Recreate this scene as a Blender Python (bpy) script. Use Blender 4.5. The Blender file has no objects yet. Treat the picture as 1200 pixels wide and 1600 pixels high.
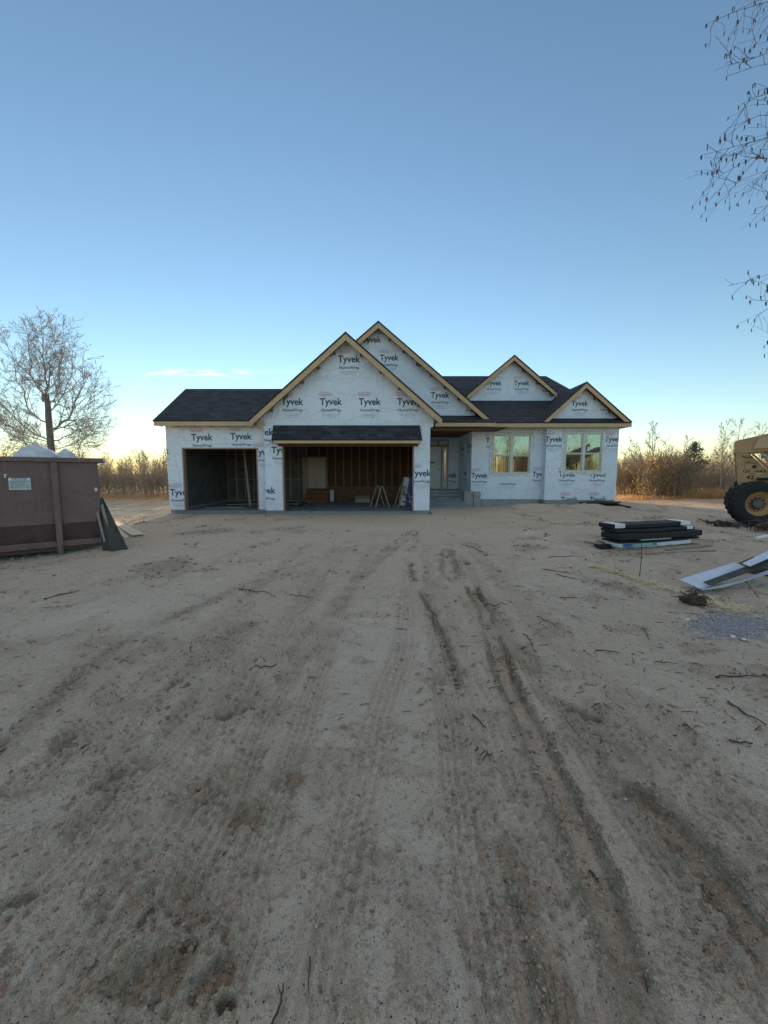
import bpy, bmesh, math, random
import numpy as np
from mathutils import Vector, Matrix
from mathutils.geometry import tessellate_polygon
R = math.radians
SC = bpy.context.scene
COL = SC.collection

# ---------------------------------------------------------------- camera, sky, sun, exposure
F, PITCH, CAMZ = 601.0, math.atan(0.1), 1.5          # focal length in photo pixels (1600 high), pitch down, eye height
cam_data = bpy.data.cameras.new("camera")
cam = bpy.data.objects.new("camera", cam_data); COL.objects.link(cam); SC.camera = cam
cam_data.sensor_fit = 'VERTICAL'; cam_data.sensor_height = 36.0; cam_data.lens = F / 1600 * 36.0
cam_data.clip_start = 0.05; cam_data.clip_end = 3000
cam.location = (0, 0, CAMZ); cam.rotation_euler = (R(90) - PITCH, 0, 0)

SUN_AZ, SUN_EL = R(-13), R(7.0)                        # azimuth from +Y (towards +X), elevation
world = bpy.data.worlds.new("World"); SC.world = world; world.use_nodes = True
wt = world.node_tree; wt.nodes.clear()
def wn(t, **k):
    n = wt.nodes.new(t)
    for a, b in k.items(): setattr(n, a, b)
    return n
def wmath(op, a, b=None, c=None):
    n = wn('ShaderNodeMath', operation=op)
    for i, x in enumerate((a, b, c)):
        if x is None: continue
        if isinstance(x, (int, float)): n.inputs[i].default_value = x
        else: wt.links.new(x, n.inputs[i])
    return n.outputs[0]
sky = wn('ShaderNodeTexSky', sky_type='NISHITA', sun_disc=False)
sky.sun_elevation = SUN_EL; sky.sun_rotation = SUN_AZ
sky.altitude = 250; sky.air_density = 1.05; sky.dust_density = 0.0; sky.ozone_density = 1.95
tc = wn('ShaderNodeTexCoord'); sp = wn('ShaderNodeSeparateXYZ'); wt.links.new(tc.outputs['Generated'], sp.inputs[0])
ysafe = wmath('MAXIMUM', sp.outputs[1], 0.05)
ca, cb = wmath('DIVIDE', sp.outputs[0], ysafe), wmath('DIVIDE', sp.outputs[2], ysafe)
def ramp(x, lo, hi):
    n = wn('ShaderNodeMapRange', interpolation_type='SMOOTHSTEP'); wt.links.new(x, n.inputs[0])
    n.inputs[1].default_value = lo; n.inputs[2].default_value = hi
    return n.outputs[0]
cmb = wn('ShaderNodeCombineXYZ'); wt.links.new(wmath('MULTIPLY', ca, 9.0), cmb.inputs[0]); wt.links.new(wmath('MULTIPLY', cb, 60.0), cmb.inputs[1])
nz = wn('ShaderNodeTexNoise'); nz.inputs['Scale'].default_value = 1.0; nz.inputs['Detail'].default_value = 6; nz.inputs['Distortion'].default_value = 0.8
wt.links.new(cmb.outputs[0], nz.inputs['Vector'])
bcen = wmath('ADD', wmath('MULTIPLY', ca, 0.012), 0.2575)      # a thin cirrus streak left of the gables
wid = wmath('ADD', wmath('MULTIPLY', wmath('SUBTRACT', -0.28, ca), 0.045), 0.007)
dist = wmath('DIVIDE', wmath('ABSOLUTE', wmath('SUBTRACT', wmath('ADD', cb, wmath('MULTIPLY', wmath('SUBTRACT', nz.outputs[0], 0.5), 0.022)), bcen)), wmath('MAXIMUM', wid, 0.004))
cm = wmath('MULTIPLY', ramp(dist, 1.0, 0.0), wmath('MULTIPLY', ramp(ca, -0.64, -0.55), ramp(ca, -0.20, -0.42)))
cm = wmath('MULTIPLY', cm, ramp(nz.outputs[0], 0.42, 0.64))
mixc = wn('ShaderNodeMixRGB', blend_type='ADD'); wt.links.new(wmath('MULTIPLY', cm, 0.9), mixc.inputs[0])
wt.links.new(sky.outputs[0], mixc.inputs[1]); mixc.inputs[2].default_value = (2.4, 1.8, 1.4, 1)
# warm fill glow added overhead, out of camera view, to brighten the yard
zr_ = wn('ShaderNodeTexNoise'); wt.links.new(tc.outputs['Generated'], zr_.inputs['Vector']); zr_.inputs['Scale'].default_value = 4.5; zr_.inputs['Detail'].default_value = 5
overhead_fill = wmath('MULTIPLY', ramp(sp.outputs[2], 0.765, 0.90), wmath('ADD', 0.45, wmath('MULTIPLY', ramp(zr_.outputs[0], 0.35, 0.62), 0.75)))
mixv = wn('ShaderNodeMixRGB', blend_type='ADD'); wt.links.new(overhead_fill, mixv.inputs[0]); wt.links.new(mixc.outputs[0], mixv.inputs[1]); mixv.inputs[2].default_value = (2.9, 2.15, 1.3, 1)
bg = wn('ShaderNodeBackground'); bg.inputs[1].default_value = 0.15
wt.links.new(mixv.outputs[0], bg.inputs[0]); wo = wn('ShaderNodeOutputWorld'); wt.links.new(bg.outputs[0], wo.inputs[0])

sun_d = bpy.data.lights.new("sun", 'SUN'); sun_d.energy = 4.5; sun_d.angle = R(0.5); sun_d.color = (1.0, 0.72, 0.42)
sun = bpy.data.objects.new("sun", sun_d); COL.objects.link(sun)
sdir = Vector((math.sin(SUN_AZ) * math.cos(SUN_EL), math.cos(SUN_AZ) * math.cos(SUN_EL), math.sin(SUN_EL)))
sun.rotation_euler = sdir.to_track_quat('Z', 'Y').to_euler(); sun.location = sdir * 50
SC.view_settings.view_transform = 'Standard'; SC.view_settings.look = 'None'
SC.view_settings.gamma = 1; SC.view_settings.use_curve_mapping = False; SC.view_settings.exposure = 0.86
SC.render.engine = 'CYCLES'
SC.cycles.use_denoising = True; SC.cycles.max_bounces = 6; SC.cycles.transparent_max_bounces = 12
try: SC.cycles.denoising_prefilter = 'ACCURATE'
except Exception: pass

# ---------------------------------------------------------------- measuring from the photograph
CP, SP_ = math.cos(PITCH), math.sin(PITCH)
def P(u, v, Y):                       # point seen at photo pixel (u, v) that stands Y metres ahead
    xc, yc = (u - 600) / F, (800 - v) / F
    t = Y / (CP + yc * SP_)
    return Vector((xc * t, Y, CAMZ + t * (-SP_ + yc * CP)))
def G(u, v, z=0.0):                   # point of the ground (height z) seen at photo pixel (u, v)
    xc, yc = (u - 600) / F, (800 - v) / F
    t = (z - CAMZ) / (-SP_ + yc * CP)
    return Vector((xc * t, t * (CP + yc * SP_), z))

# ---------------------------------------------------------------- object helpers
def tag(o, label=None, cat=None, group=None, kind=None):
    if label: o['label'] = label
    if cat: o['category'] = cat
    if group: o['group'] = group
    if kind: o['kind'] = kind
    return o
def empty(name, loc, label, cat, group=None, rz=0.0, kind=None):
    o = bpy.data.objects.new(name, None); COL.objects.link(o)
    o.location = loc; o.rotation_euler = (0, 0, rz); o.empty_display_size = 0.2
    return tag(o, label, cat, group, kind)
def mesh_obj(name, verts, faces, m, parent=None, smooth=False, loc=None):
    me = bpy.data.meshes.new(name); me.from_pydata(verts, [], faces); me.update()
    if smooth: me.polygons.foreach_set('use_smooth', [True] * len(me.polygons))
    o = bpy.data.objects.new(name, me); COL.objects.link(o)
    if m: me.materials.append(m)
    if parent: o.parent = parent
    if loc is not None: o.location = loc
    return o
class MB:
    def __init__(s): s.v = []; s.f = []; s.cut = []
    def add(s, vs, fs):
        n = len(s.v); s.cut.append((n, len(s.f))); s.v += [tuple(x) for x in vs]; s.f += [tuple(i + n for i in f) for f in fs]; return s
    def box(s, a, b, rot=None, org=None):
        x0, y0, z0 = a; x1, y1, z1 = b
        vs = [(x0,y0,z0),(x1,y0,z0),(x1,y1,z0),(x0,y1,z0),(x0,y0,z1),(x1,y0,z1),(x1,y1,z1),(x0,y1,z1)]
        if rot is not None: vs = [rot @ (Vector(q) - Vector(org or (0,0,0))) + Vector(org or (0,0,0)) for q in vs]
        return s.add(vs, [(0,3,2,1),(4,5,6,7),(0,1,5,4),(1,2,6,5),(2,3,7,6),(3,0,4,7)])
    def beam(s, p, q, w, h, up=(0,0,1)):           # box along p-q, w wide, h high
        p, q = Vector(p), Vector(q); d = (q - p).normalized(); sd = d.cross(Vector(up))
        if sd.length < 1e-4: sd = d.cross(Vector((0,1,0)))
        sd.normalize(); u = sd.cross(d)
        vs = [e + sd * a * w / 2 + u * b * h / 2 for e in (p, q) for a, b in ((-1,-1),(1,-1),(1,1),(-1,1))]
        return s.add(vs, [(0,1,2,3),(7,6,5,4),(0,4,5,1),(1,5,6,2),(2,6,7,3),(3,7,4,0)])
    def prism(s, pts, d):                          # polygon (3D points) pushed by vector d
        n = len(pts); pts = [Vector(p) for p in pts]; d = Vector(d)
        return s.add(pts + [p + d for p in pts], [tuple(range(n)), tuple(reversed(range(n, 2*n)))] +
                     [(i, i + n, (i+1) % n + n, (i+1) % n) for i in range(n)])
    def plate(s, outer, holes, y0, y1, fn=None):   # polygon with holes in x,z, thick from y0 to y1
        fn = fn or (lambda x, z, y: (x, y, z))
        loops = [outer] + holes
        tri = tessellate_polygon([[Vector((a, b, 0)) for a, b in l] for l in loops])
        flat = [p for l in loops for p in l]; n = len(flat)
        vs = [fn(a, b, y0) for a, b in flat] + [fn(a, b, y1) for a, b in flat]
        fs = []
        for t in tri:
            a, b, c = [Vector(flat[i]) for i in t]
            ccw = (b.x-a.x)*(c.y-a.y) - (b.y-a.y)*(c.x-a.x) > 0
            t = tuple(t) if ccw else tuple(reversed(t))
            fs.append(t); fs.append(tuple(i + n for i in reversed(t)))
        k = 0
        for l in loops:
            m = len(l)
            area = sum(l[i][0]*l[(i+1)%m][1] - l[(i+1)%m][0]*l[i][1] for i in range(m))
            for i in range(m):
                a, b = k + i, k + (i+1) % m
                q = (a, a + n, b + n, b)
                fs.append(q if (area > 0) == (l is outer) else tuple(reversed(q)))
            k += m
        return s.add(vs, fs)
    def tube(s, pts, rad, n=6, cap=True):
        pts = [Vector(p) for p in pts]
        if isinstance(rad, (int, float)): rad = [rad] * len(pts)
        base = len(s.v); up = Vector((0.31, 0.17, 0.93))
        for i, p in enumerate(pts):
            d = (pts[min(i+1, len(pts)-1)] - pts[max(i-1, 0)])
            d = d.normalized() if d.length > 1e-9 else Vector((0,0,1))
            a = d.cross(up)
            if a.length < 0.05: a = d.cross(Vector((1,0,0)))
            a.normalize(); b = d.cross(a)
            for k in range(n):
                w = 2 * math.pi * k / n
                q = p + (a * math.cos(w) + b * math.sin(w)) * rad[i]
                s.v.append((q.x, q.y, q.z))
        for i in range(len(pts) - 1):
            for k in range(n):
                k2 = (k + 1) % n
                s.f.append((base+i*n+k, base+i*n+k2, base+(i+1)*n+k2, base+(i+1)*n+k))
        if cap:
            s.f.append(tuple(base + k for k in reversed(range(n))))
            s.f.append(tuple(base + (len(pts)-1)*n + k for k in range(n)))
        return s
    def lathe(s, prof, n=32, M=None):              # prof: list of (r, z) about z; M maps
        base = len(s.v)
        for r, z in prof:
            for k in range(n):
                w = 2*math.pi*k/n; q = Vector((r*math.cos(w), r*math.sin(w), z))
                if M is not None: q = M @ q
                s.v.append(tuple(q))
        for i in range(len(prof)-1):
            for k in range(n):
                k2 = (k+1) % n
                s.f.append((base+i*n+k, base+i*n+k2, base+(i+1)*n+k2, base+(i+1)*n+k))
        return s
    def each(s, name, m, parent=None, off=(0,0,0), **k):     # one object for every piece added
        c = s.cut + [(len(s.v), len(s.f))]; r = []
        for (v0, f0), (v1, f1) in zip(c, c[1:]):
            q = MB(); q.v = s.v[v0:v1]; q.f = [tuple(i - v0 for i in f) for f in s.f[f0:f1]]; r.append(q.build(name, m, parent, off, **k))
        return r
    def build(s, name, m, parent=None, off=(0,0,0), smooth=False, bevel=0, loc=None):
        off = Vector(off)
        vs = [(a-off.x, b-off.y, c-off.z) for a, b, c in s.v]
        o = mesh_obj(name, vs, s.f, m, parent, smooth, loc)
        if bevel:
            md = o.modifiers.new('bevel', 'BEVEL'); md.width = bevel; md.segments = 2; md.limit_method = 'ANGLE'; md.angle_limit = R(40)
        return o

# ---------------------------------------------------------------- noise (numpy)
_rs = np.random.RandomState(7)
_perm = np.concatenate([_rs.permutation(256)] * 3)
_ga = _rs.rand(256) * 2 * np.pi; _gx, _gy = np.cos(_ga), np.sin(_ga)
def perlin(x, y):
    xi, yi = np.floor(x).astype(np.int64), np.floor(y).astype(np.int64)
    xf, yf = x - xi, y - yi; xi &= 255; yi &= 255
    u, v = xf*xf*xf*(xf*(xf*6-15)+10), yf*yf*yf*(yf*(yf*6-15)+10)
    def g(ix, iy, dx, dy):
        h = _perm[_perm[ix & 255] + (iy & 255)]
        return _gx[h]*dx + _gy[h]*dy
    a, b = g(xi, yi, xf, yf), g(xi+1, yi, xf-1, yf)
    c, d = g(xi, yi+1, xf, yf-1), g(xi+1, yi+1, xf-1, yf-1)
    return (a + u*(b-a)) + v*((c + u*(d-c)) - (a + u*(b-a)))
def fbm(x, y, s, o=4, g=0.5, seed=0):
    r = 0; amp = 1.0; f = 1.0 / s
    for i in range(o):
        r = r + amp * perlin(x*f + 17.3*i + seed*31.7, y*f - 9.1*i + seed*13.3); amp *= g; f *= 2.03
    return r
def sstep(x, a, b):
    t = np.clip((x - a) / (b - a), 0, 1); return t*t*(3 - 2*t)

# ---------------------------------------------------------------- materials
class NT:
    def __init__(s, name):
        s.m = bpy.data.materials.new(name); s.m.use_nodes = True; s.t = s.m.node_tree
        s.b = s.t.nodes['Principled BSDF']; s.out = s.t.nodes['Material Output']
    def n(s, t, **k):
        n = s.t.nodes.new(t)
        for a, b in k.items(): setattr(n, a, b)
        return n
    def l(s, a, b): s.t.links.new(a, b)
    def set(s, n, key, x):
        if isinstance(x, (int, float)): n.inputs[key].default_value = x
        elif isinstance(x, tuple): n.inputs[key].default_value = (x + (1,))[:4] if len(n.inputs[key].default_value) == 4 else x[:3]
        else: s.l(x, n.inputs[key])
    def coord(s, scale=(1,1,1), kind='Object', rot=(0,0,0)):
        c = s.n('ShaderNodeTexCoord'); m = s.n('ShaderNodeMapping'); s.l(c.outputs[kind], m.inputs[0])
        m.inputs['Scale'].default_value = scale; m.inputs['Rotation'].default_value = rot
        return m.outputs[0]
    def noise(s, vec, scale, detail=4, rough=0.5, dist=0.0, out=0):
        n = s.n('ShaderNodeTexNoise'); s.l(vec, n.inputs['Vector'])
        n.inputs['Scale'].default_value = scale; n.inputs['Detail'].default_value = detail
        n.inputs['Roughness'].default_value = rough; n.inputs['Distortion'].default_value = dist
        return n.outputs[out]
    def voro(s, vec, scale, feature='F1', out=0):
        n = s.n('ShaderNodeTexVoronoi', feature=feature); s.l(vec, n.inputs['Vector']); n.inputs['Scale'].default_value = scale
        return n.outputs[out]
    def mr(s, x, a, b, c=0.0, d=1.0):
        n = s.n('ShaderNodeMapRange'); s.l(x, n.inputs[0])
        for i, k in enumerate((a, b, c, d)): n.inputs[i+1].default_value = k
        return n.outputs[0]
    def mix(s, f, a, b, mode='MIX'):
        n = s.n('ShaderNodeMixRGB', blend_type=mode); s.set(n, 0, f); s.set(n, 1, a); s.set(n, 2, b)
        return n.outputs[0]
    def math(s, op, a, b=0.0):
        n = s.n('ShaderNodeMath', operation=op); s.set(n, 0, a); s.set(n, 1, b); return n.outputs[0]
    def bump(s, h, strength=0.3, dist=0.02, prev=None):
        n = s.n('ShaderNodeBump'); s.l(h, n.inputs['Height']); n.inputs['Strength'].default_value = strength
        n.inputs['Distance'].default_value = dist
        if prev is not None: s.l(prev, n.inputs['Normal'])
        s.l(n.outputs[0], s.b.inputs['Normal']); return n.outputs[0]
    def col(s, c): s.set(s.b, 'Base Color', c)
    def rough(s, r): s.set(s.b, 'Roughness', r)
    def attr(s, name):
        n = s.n('ShaderNodeAttribute'); n.attribute_name = name; return n.outputs['Fac']
def plain(name, c, rough=0.7, metal=0.0, nscale=8.0, var=0.25, bump=0.15, bscale=40.0, stretch=(1,1,1)):
    t = NT(name); v = t.coord(stretch)
    n = t.noise(v, nscale, 5, 0.6)
    dark = tuple(x * (1 - var) for x in c); light = tuple(min(1, x * (1 + var)) for x in c)
    t.col(t.mix(t.mr(n, 0.3, 0.7), dark, light)); t.rough(rough); t.b.inputs['Metallic'].default_value = metal
    if bump: t.bump(t.noise(v, bscale, 4, 0.6), bump, 0.01)
    return t.m
def wood(name, c, c2, axis=(1, 12, 12), rough=0.75):
    t = NT(name); v = t.coord(axis)
    n = t.noise(v, 2.2, 6, 0.65, 0.6); w = t.noise(t.coord(), 0.9, 3)
    t.col(t.mix(t.mr(w, 0.35, 0.65, 0.8, 1.15), (0,0,0), t.mix(t.mr(n, 0.3, 0.7), c, c2), 'MULTIPLY') if False else t.mix(t.mr(n, 0.3, 0.7), c, c2))
    t.rough(rough); t.bump(n, 0.25, 0.005); return t.m
M = {}
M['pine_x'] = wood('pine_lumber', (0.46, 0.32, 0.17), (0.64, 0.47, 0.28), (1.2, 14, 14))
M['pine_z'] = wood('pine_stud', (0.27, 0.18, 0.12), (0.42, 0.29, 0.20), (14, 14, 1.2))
M['pine_dark'] = wood('dark_joist', (0.10, 0.055, 0.03), (0.17, 0.095, 0.05), (1.2, 12, 12))  # darker brown tone for joists, soffits and inner framing
M['plank'] = wood('grey_board', (0.26, 0.22, 0.17), (0.40, 0.35, 0.27), (2, 12, 12))
M['paleboard'] = wood('pale_board', (0.62, 0.56, 0.40), (0.74, 0.68, 0.52), (2, 12, 12))
M['red_wood'] = wood('stained_step', (0.12, 0.045, 0.02), (0.19, 0.075, 0.035), (1.5, 14, 14))
M['concrete'] = plain('concrete', (0.33, 0.335, 0.33), 0.9, 0, 3, 0.22, 0.3, 60)
M['slab'] = plain('garage_slab', (0.24, 0.25, 0.255), 0.75, 0, 2, 0.2, 0.15, 80)
M['black'] = plain('black_plastic', (0.010, 0.010, 0.015), 0.7, 0, 6, 0.3, 0.25, 14)
M['rubber'] = plain('tyre_rubber', (0.016, 0.017, 0.02), 0.8, 0, 12, 0.35, 0.2, 60)
M['steel_dark'] = plain('dark_steel', (0.03, 0.03, 0.032), 0.5, 0.6, 10, 0.3, 0.1, 60)
M['white_metal'] = plain('coated_aluminium', (0.62, 0.68, 0.78), 0.35, 0.1, 3, 0.06, 0.05, 6)
M['white_paper'] = plain('white_wrapper', (0.72, 0.74, 0.74), 0.6, 0, 20, 0.12, 0.5, 25)
M['teal'] = plain('teal_wrapper', (0.02, 0.30, 0.30), 0.55, 0, 20, 0.1, 0.2, 25)
M['blue'] = plain('blue_wrapper', (0.04, 0.10, 0.38), 0.5, 0, 20, 0.1, 0.3, 25)
M['ink'] = plain('navy_print', (0.035, 0.075, 0.12), 0.8, 0, 30, 0.15, 0, 1)
M['ink_pale'] = plain('pale_print', (0.30, 0.34, 0.38), 0.8, 0, 30, 0.2, 0, 1)
M['ink_red'] = plain('red_print', (0.50, 0.13, 0.17), 0.8, 0, 30, 0.2, 0, 1)
M['white_ink'] = plain('white_print', (0.75, 0.8, 0.8), 0.7, 0, 30, 0.1, 0, 1)
M['black_ink'] = plain('black_decal', (0.02, 0.015, 0.012), 0.6, 0, 30, 0.2, 0, 1)

def mk_wrap():
    t = NT('house_wrap'); v = t.coord()
    # long shallow creases running across and diagonally, small puckers, staples
    wav = t.noise(t.coord((0.3, 0.3, 0.9), rot=(0, 0.25, 0)), 2.2, 4, 0.5, 1.0)
    wav2 = t.noise(t.coord((1.3, 1.3, 0.4), rot=(0, -0.5, 0)), 2.2, 4, 0.6, 2.0)
    fine = t.noise(v, 14, 3, 0.6)
    h = t.math('ADD', t.math('ADD', wav, t.math('MULTIPLY', wav2, 0.6)), t.math('MULTIPLY', fine, 0.08))
    cr1 = t.noise(t.coord((0.5, 0.5, 1.3), rot=(0, 0.5, 0)), 1.5, 3, 0.5, 0.8); cr2 = t.noise(t.coord((1.2, 1.2, 0.35), rot=(0, -0.35, 0)), 1.3, 3, 0.5, 0.6)
    for cr_ in (cr1, cr2): h = t.math('ADD', h, t.math('MULTIPLY', t.mr(t.math('ABSOLUTE', t.math('SUBTRACT', cr_, 0.5)), 0.0, 0.028, 1.0, 0.0), 0.8))
    vd = t.voro(t.coord((1, 0.01, 1)), 3.4)
    dots = t.mr(vd, 0.035, 0.05)
    base = t.mix(t.mr(wav, 0.3, 0.7), (0.73, 0.80, 0.895), (0.79, 0.855, 0.935))
    t.col(t.mix(dots, (0.13, 0.14, 0.17), base)); t.rough(0.62)
    t.bump(h, 0.5, 0.045); return t.m
M['wrap'] = mk_wrap()
def mk_shingle():
    t = NT('asphalt_shingle'); v = t.coord(kind='UV')
    br = t.n('ShaderNodeTexBrick'); t.l(v, br.inputs['Vector'])
    br.inputs['Scale'].default_value = 1.0; br.inputs['Brick Width'].default_value = 0.31; br.inputs['Row Height'].default_value = 0.14
    br.inputs['Mortar Size'].default_value = 0.007; br.inputs['Mortar Smooth'].default_value = 0.2; br.offset = 0.37
    br.inputs['Color1'].default_value = (0.006, 0.006, 0.009, 1); br.inputs['Color2'].default_value = (0.056, 0.064, 0.082, 1)
    br.inputs['Mortar'].default_value = (0.006, 0.006, 0.007, 1)
    n = t.noise(v, 1.3, 3); g = t.noise(v, 160, 2)
    c = t.mix(t.mr(n, 0.3, 0.7, 0.0, 0.45), br.outputs[0], (0.022, 0.026, 0.034))
    c = t.mix(t.mr(g, 0.35, 0.7, 0, 0.5), c, (0.05, 0.056, 0.068)); t.col(c); t.rough(0.9)
    t.bump(t.math('SUBTRACT', t.math('MULTIPLY', g, 0.3), br.outputs[1]), 0.8, 0.012); return t.m
M['shingle'] = mk_shingle()
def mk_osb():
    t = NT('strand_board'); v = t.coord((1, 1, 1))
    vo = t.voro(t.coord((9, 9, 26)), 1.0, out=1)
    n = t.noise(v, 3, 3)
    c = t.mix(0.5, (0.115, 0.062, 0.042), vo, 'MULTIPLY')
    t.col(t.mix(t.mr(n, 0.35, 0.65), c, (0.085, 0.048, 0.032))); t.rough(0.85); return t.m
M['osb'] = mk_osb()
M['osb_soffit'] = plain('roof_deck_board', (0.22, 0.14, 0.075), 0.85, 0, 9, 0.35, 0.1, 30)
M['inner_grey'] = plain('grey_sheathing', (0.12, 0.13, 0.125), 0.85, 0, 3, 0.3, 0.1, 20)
M['door_white'] = plain('primed_door', (0.74, 0.78, 0.78), 0.55, 0, 3, 0.05, 0.0, 6)
M['door_grey'] = plain('door_jamb', (0.25, 0.27, 0.28), 0.6, 0, 3, 0.1, 0.0, 6)
M['inner_door'] = plain('inner_door_paint', (0.42, 0.40, 0.34), 0.6, 0, 3, 0.08, 0.0, 6)
M['vinyl'] = plain('tan_vinyl', (0.60, 0.59, 0.50), 0.45, 0, 3, 0.04, 0.0, 6)
M['vinyl_white'] = plain('white_vinyl', (0.66, 0.68, 0.66), 0.45, 0, 3, 0.04, 0.0, 6)
def mk_foil():
    t = NT('flashing_foil'); v = t.coord()
    n = t.voro(t.coord((1, 1, 1)), 26, out=0); c = t.voro(t.coord((1,1,1)), 22, out=1)
    s = t.n('ShaderNodeSeparateColor'); t.l(c, s.inputs[0])
    t.col(t.mix(t.mr(s.outputs[0], 0.3, 0.6), (0.62, 0.67, 0.72), (0.97, 0.97, 0.97))); t.rough(0.4)
    t.b.inputs['Metallic'].default_value = 0.15; t.bump(n, 0.9, 0.03); return t.m
M['foil'] = mk_foil()
def mk_glass(name, refl, tint):
    t = NT(name); t.t.nodes.remove(t.b)
    g = t.n('ShaderNodeBsdfGlossy'); g.inputs['Color'].default_value = (0.70, 0.90, 0.92, 1); g.inputs['Roughness'].default_value = 0.015
    tr = t.n('ShaderNodeBsdfTransparent'); tr.inputs['Color'].default_value = tint
    lw = t.n('ShaderNodeLayerWeight'); lw.inputs['Blend'].default_value = 0.25
    f = t.mr(lw.outputs['Fresnel'], 0.0, 1.0, refl, 1.0)
    mx = t.n('ShaderNodeMixShader'); t.l(f, mx.inputs[0]); t.l(tr.outputs[0], mx.inputs[1]); t.l(g.outputs[0], mx.inputs[2])
    t.l(mx.outputs[0], t.out.inputs[0]); return t.m
M['glass'] = mk_glass('coated_glass', 0.17, (0.80, 0.86, 0.82, 1))
M['glass_low'] = mk_glass('lower_pane_glass', 0.05, (0.92, 0.94, 0.90, 1))
M['clod'] = plain('soil_clod', (0.29, 0.23, 0.165), 0.95, 0, 7, 0.45, 0.4, 90)
M['clod_dry'] = plain('dry_sand_clod', (0.43, 0.36, 0.275), 0.95, 0, 7, 0.3, 0.4, 90)
M['glass_clear'] = mk_glass('clear_glass', 0.04, (0.95, 0.95, 0.92, 1))
def mk_film():
    t = NT('clear_plastic_film'); v = t.coord()
    n = t.noise(v, 5, 5, 0.65, 1.5)
    t.col(t.mix(t.mr(n, 0.3, 0.7), (0.17, 0.19, 0.195), (0.42, 0.45, 0.46))); t.rough(0.3)
    t.bump(n, 0.8, 0.05); return t.m
M['film'] = mk_film()
def mk_bark(name, a, b, sc=6):
    t = NT(name); v = t.coord((1, 1, 0.35))
    t.col(t.mix(t.mr(t.noise(v, sc, 5, 0.65), 0.35, 0.65), a, b)); t.rough(0.9); t.bump(t.noise(v, 30, 3), 0.4, 0.01); return t.m
def mk_leaf(name, a, b, sc):
    t = NT(name); v = t.coord(); c = t.mix(t.mr(t.noise(v, sc, 5, 0.65), 0.35, 0.65), a, b); t.col(c); t.rough(0.8)
    tr = t.n('ShaderNodeBsdfTranslucent'); t.l(c, tr.inputs[0]); mx = t.n('ShaderNodeMixShader'); mx.inputs[0].default_value = 0.5
    t.l(t.b.outputs[0], mx.inputs[1]); t.l(tr.outputs[0], mx.inputs[2]); t.l(mx.outputs[0], t.out.inputs[0]); return t.m
M['bark'] = mk_bark('grey_bark', (0.27, 0.245, 0.225), (0.42, 0.385, 0.35))
M['bark_trunk'] = mk_bark('trunk_bark', (0.13, 0.12, 0.105), (0.22, 0.20, 0.175))
M['bark_tan'] = mk_bark('pale_bark', (0.20, 0.155, 0.105), (0.34, 0.28, 0.20))
M['brush_brown'] = mk_bark('brush_twigs', (0.31, 0.245, 0.18), (0.47, 0.38, 0.28))
M['brush_gold'] = mk_leaf('dry_leaf_brush', (0.55, 0.37, 0.16), (0.74, 0.54, 0.28), 3)
M['birch_twig'] = mk_bark('birch_twig', (0.05, 0.04, 0.04), (0.09, 0.07, 0.07))
M['catkin'] = mk_bark('catkin', (0.06, 0.05, 0.045), (0.12, 0.09, 0.07), 60)
M['needles'] = mk_bark('dark_needles', (0.035, 0.05, 0.03), (0.07, 0.085, 0.045), 3)
M['grass_dry'] = mk_leaf('dry_grass', (0.50, 0.27, 0.11), (0.66, 0.42, 0.20), 3)
M['straw'] = mk_bark('straw', (0.50, 0.40, 0.24), (0.88, 0.76, 0.52), 26)
M['twig'] = mk_bark('dead_twig', (0.05, 0.038, 0.03), (0.10, 0.075, 0.055), 12)
M['stone'] = plain('pebble', (0.30, 0.29, 0.27), 0.85, 0, 15, 0.4, 0.3, 40)
M['gravel'] = plain('blue_gravel', (0.30, 0.30, 0.325), 0.8, 0, 60, 0.6, 0.3, 40)
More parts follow.
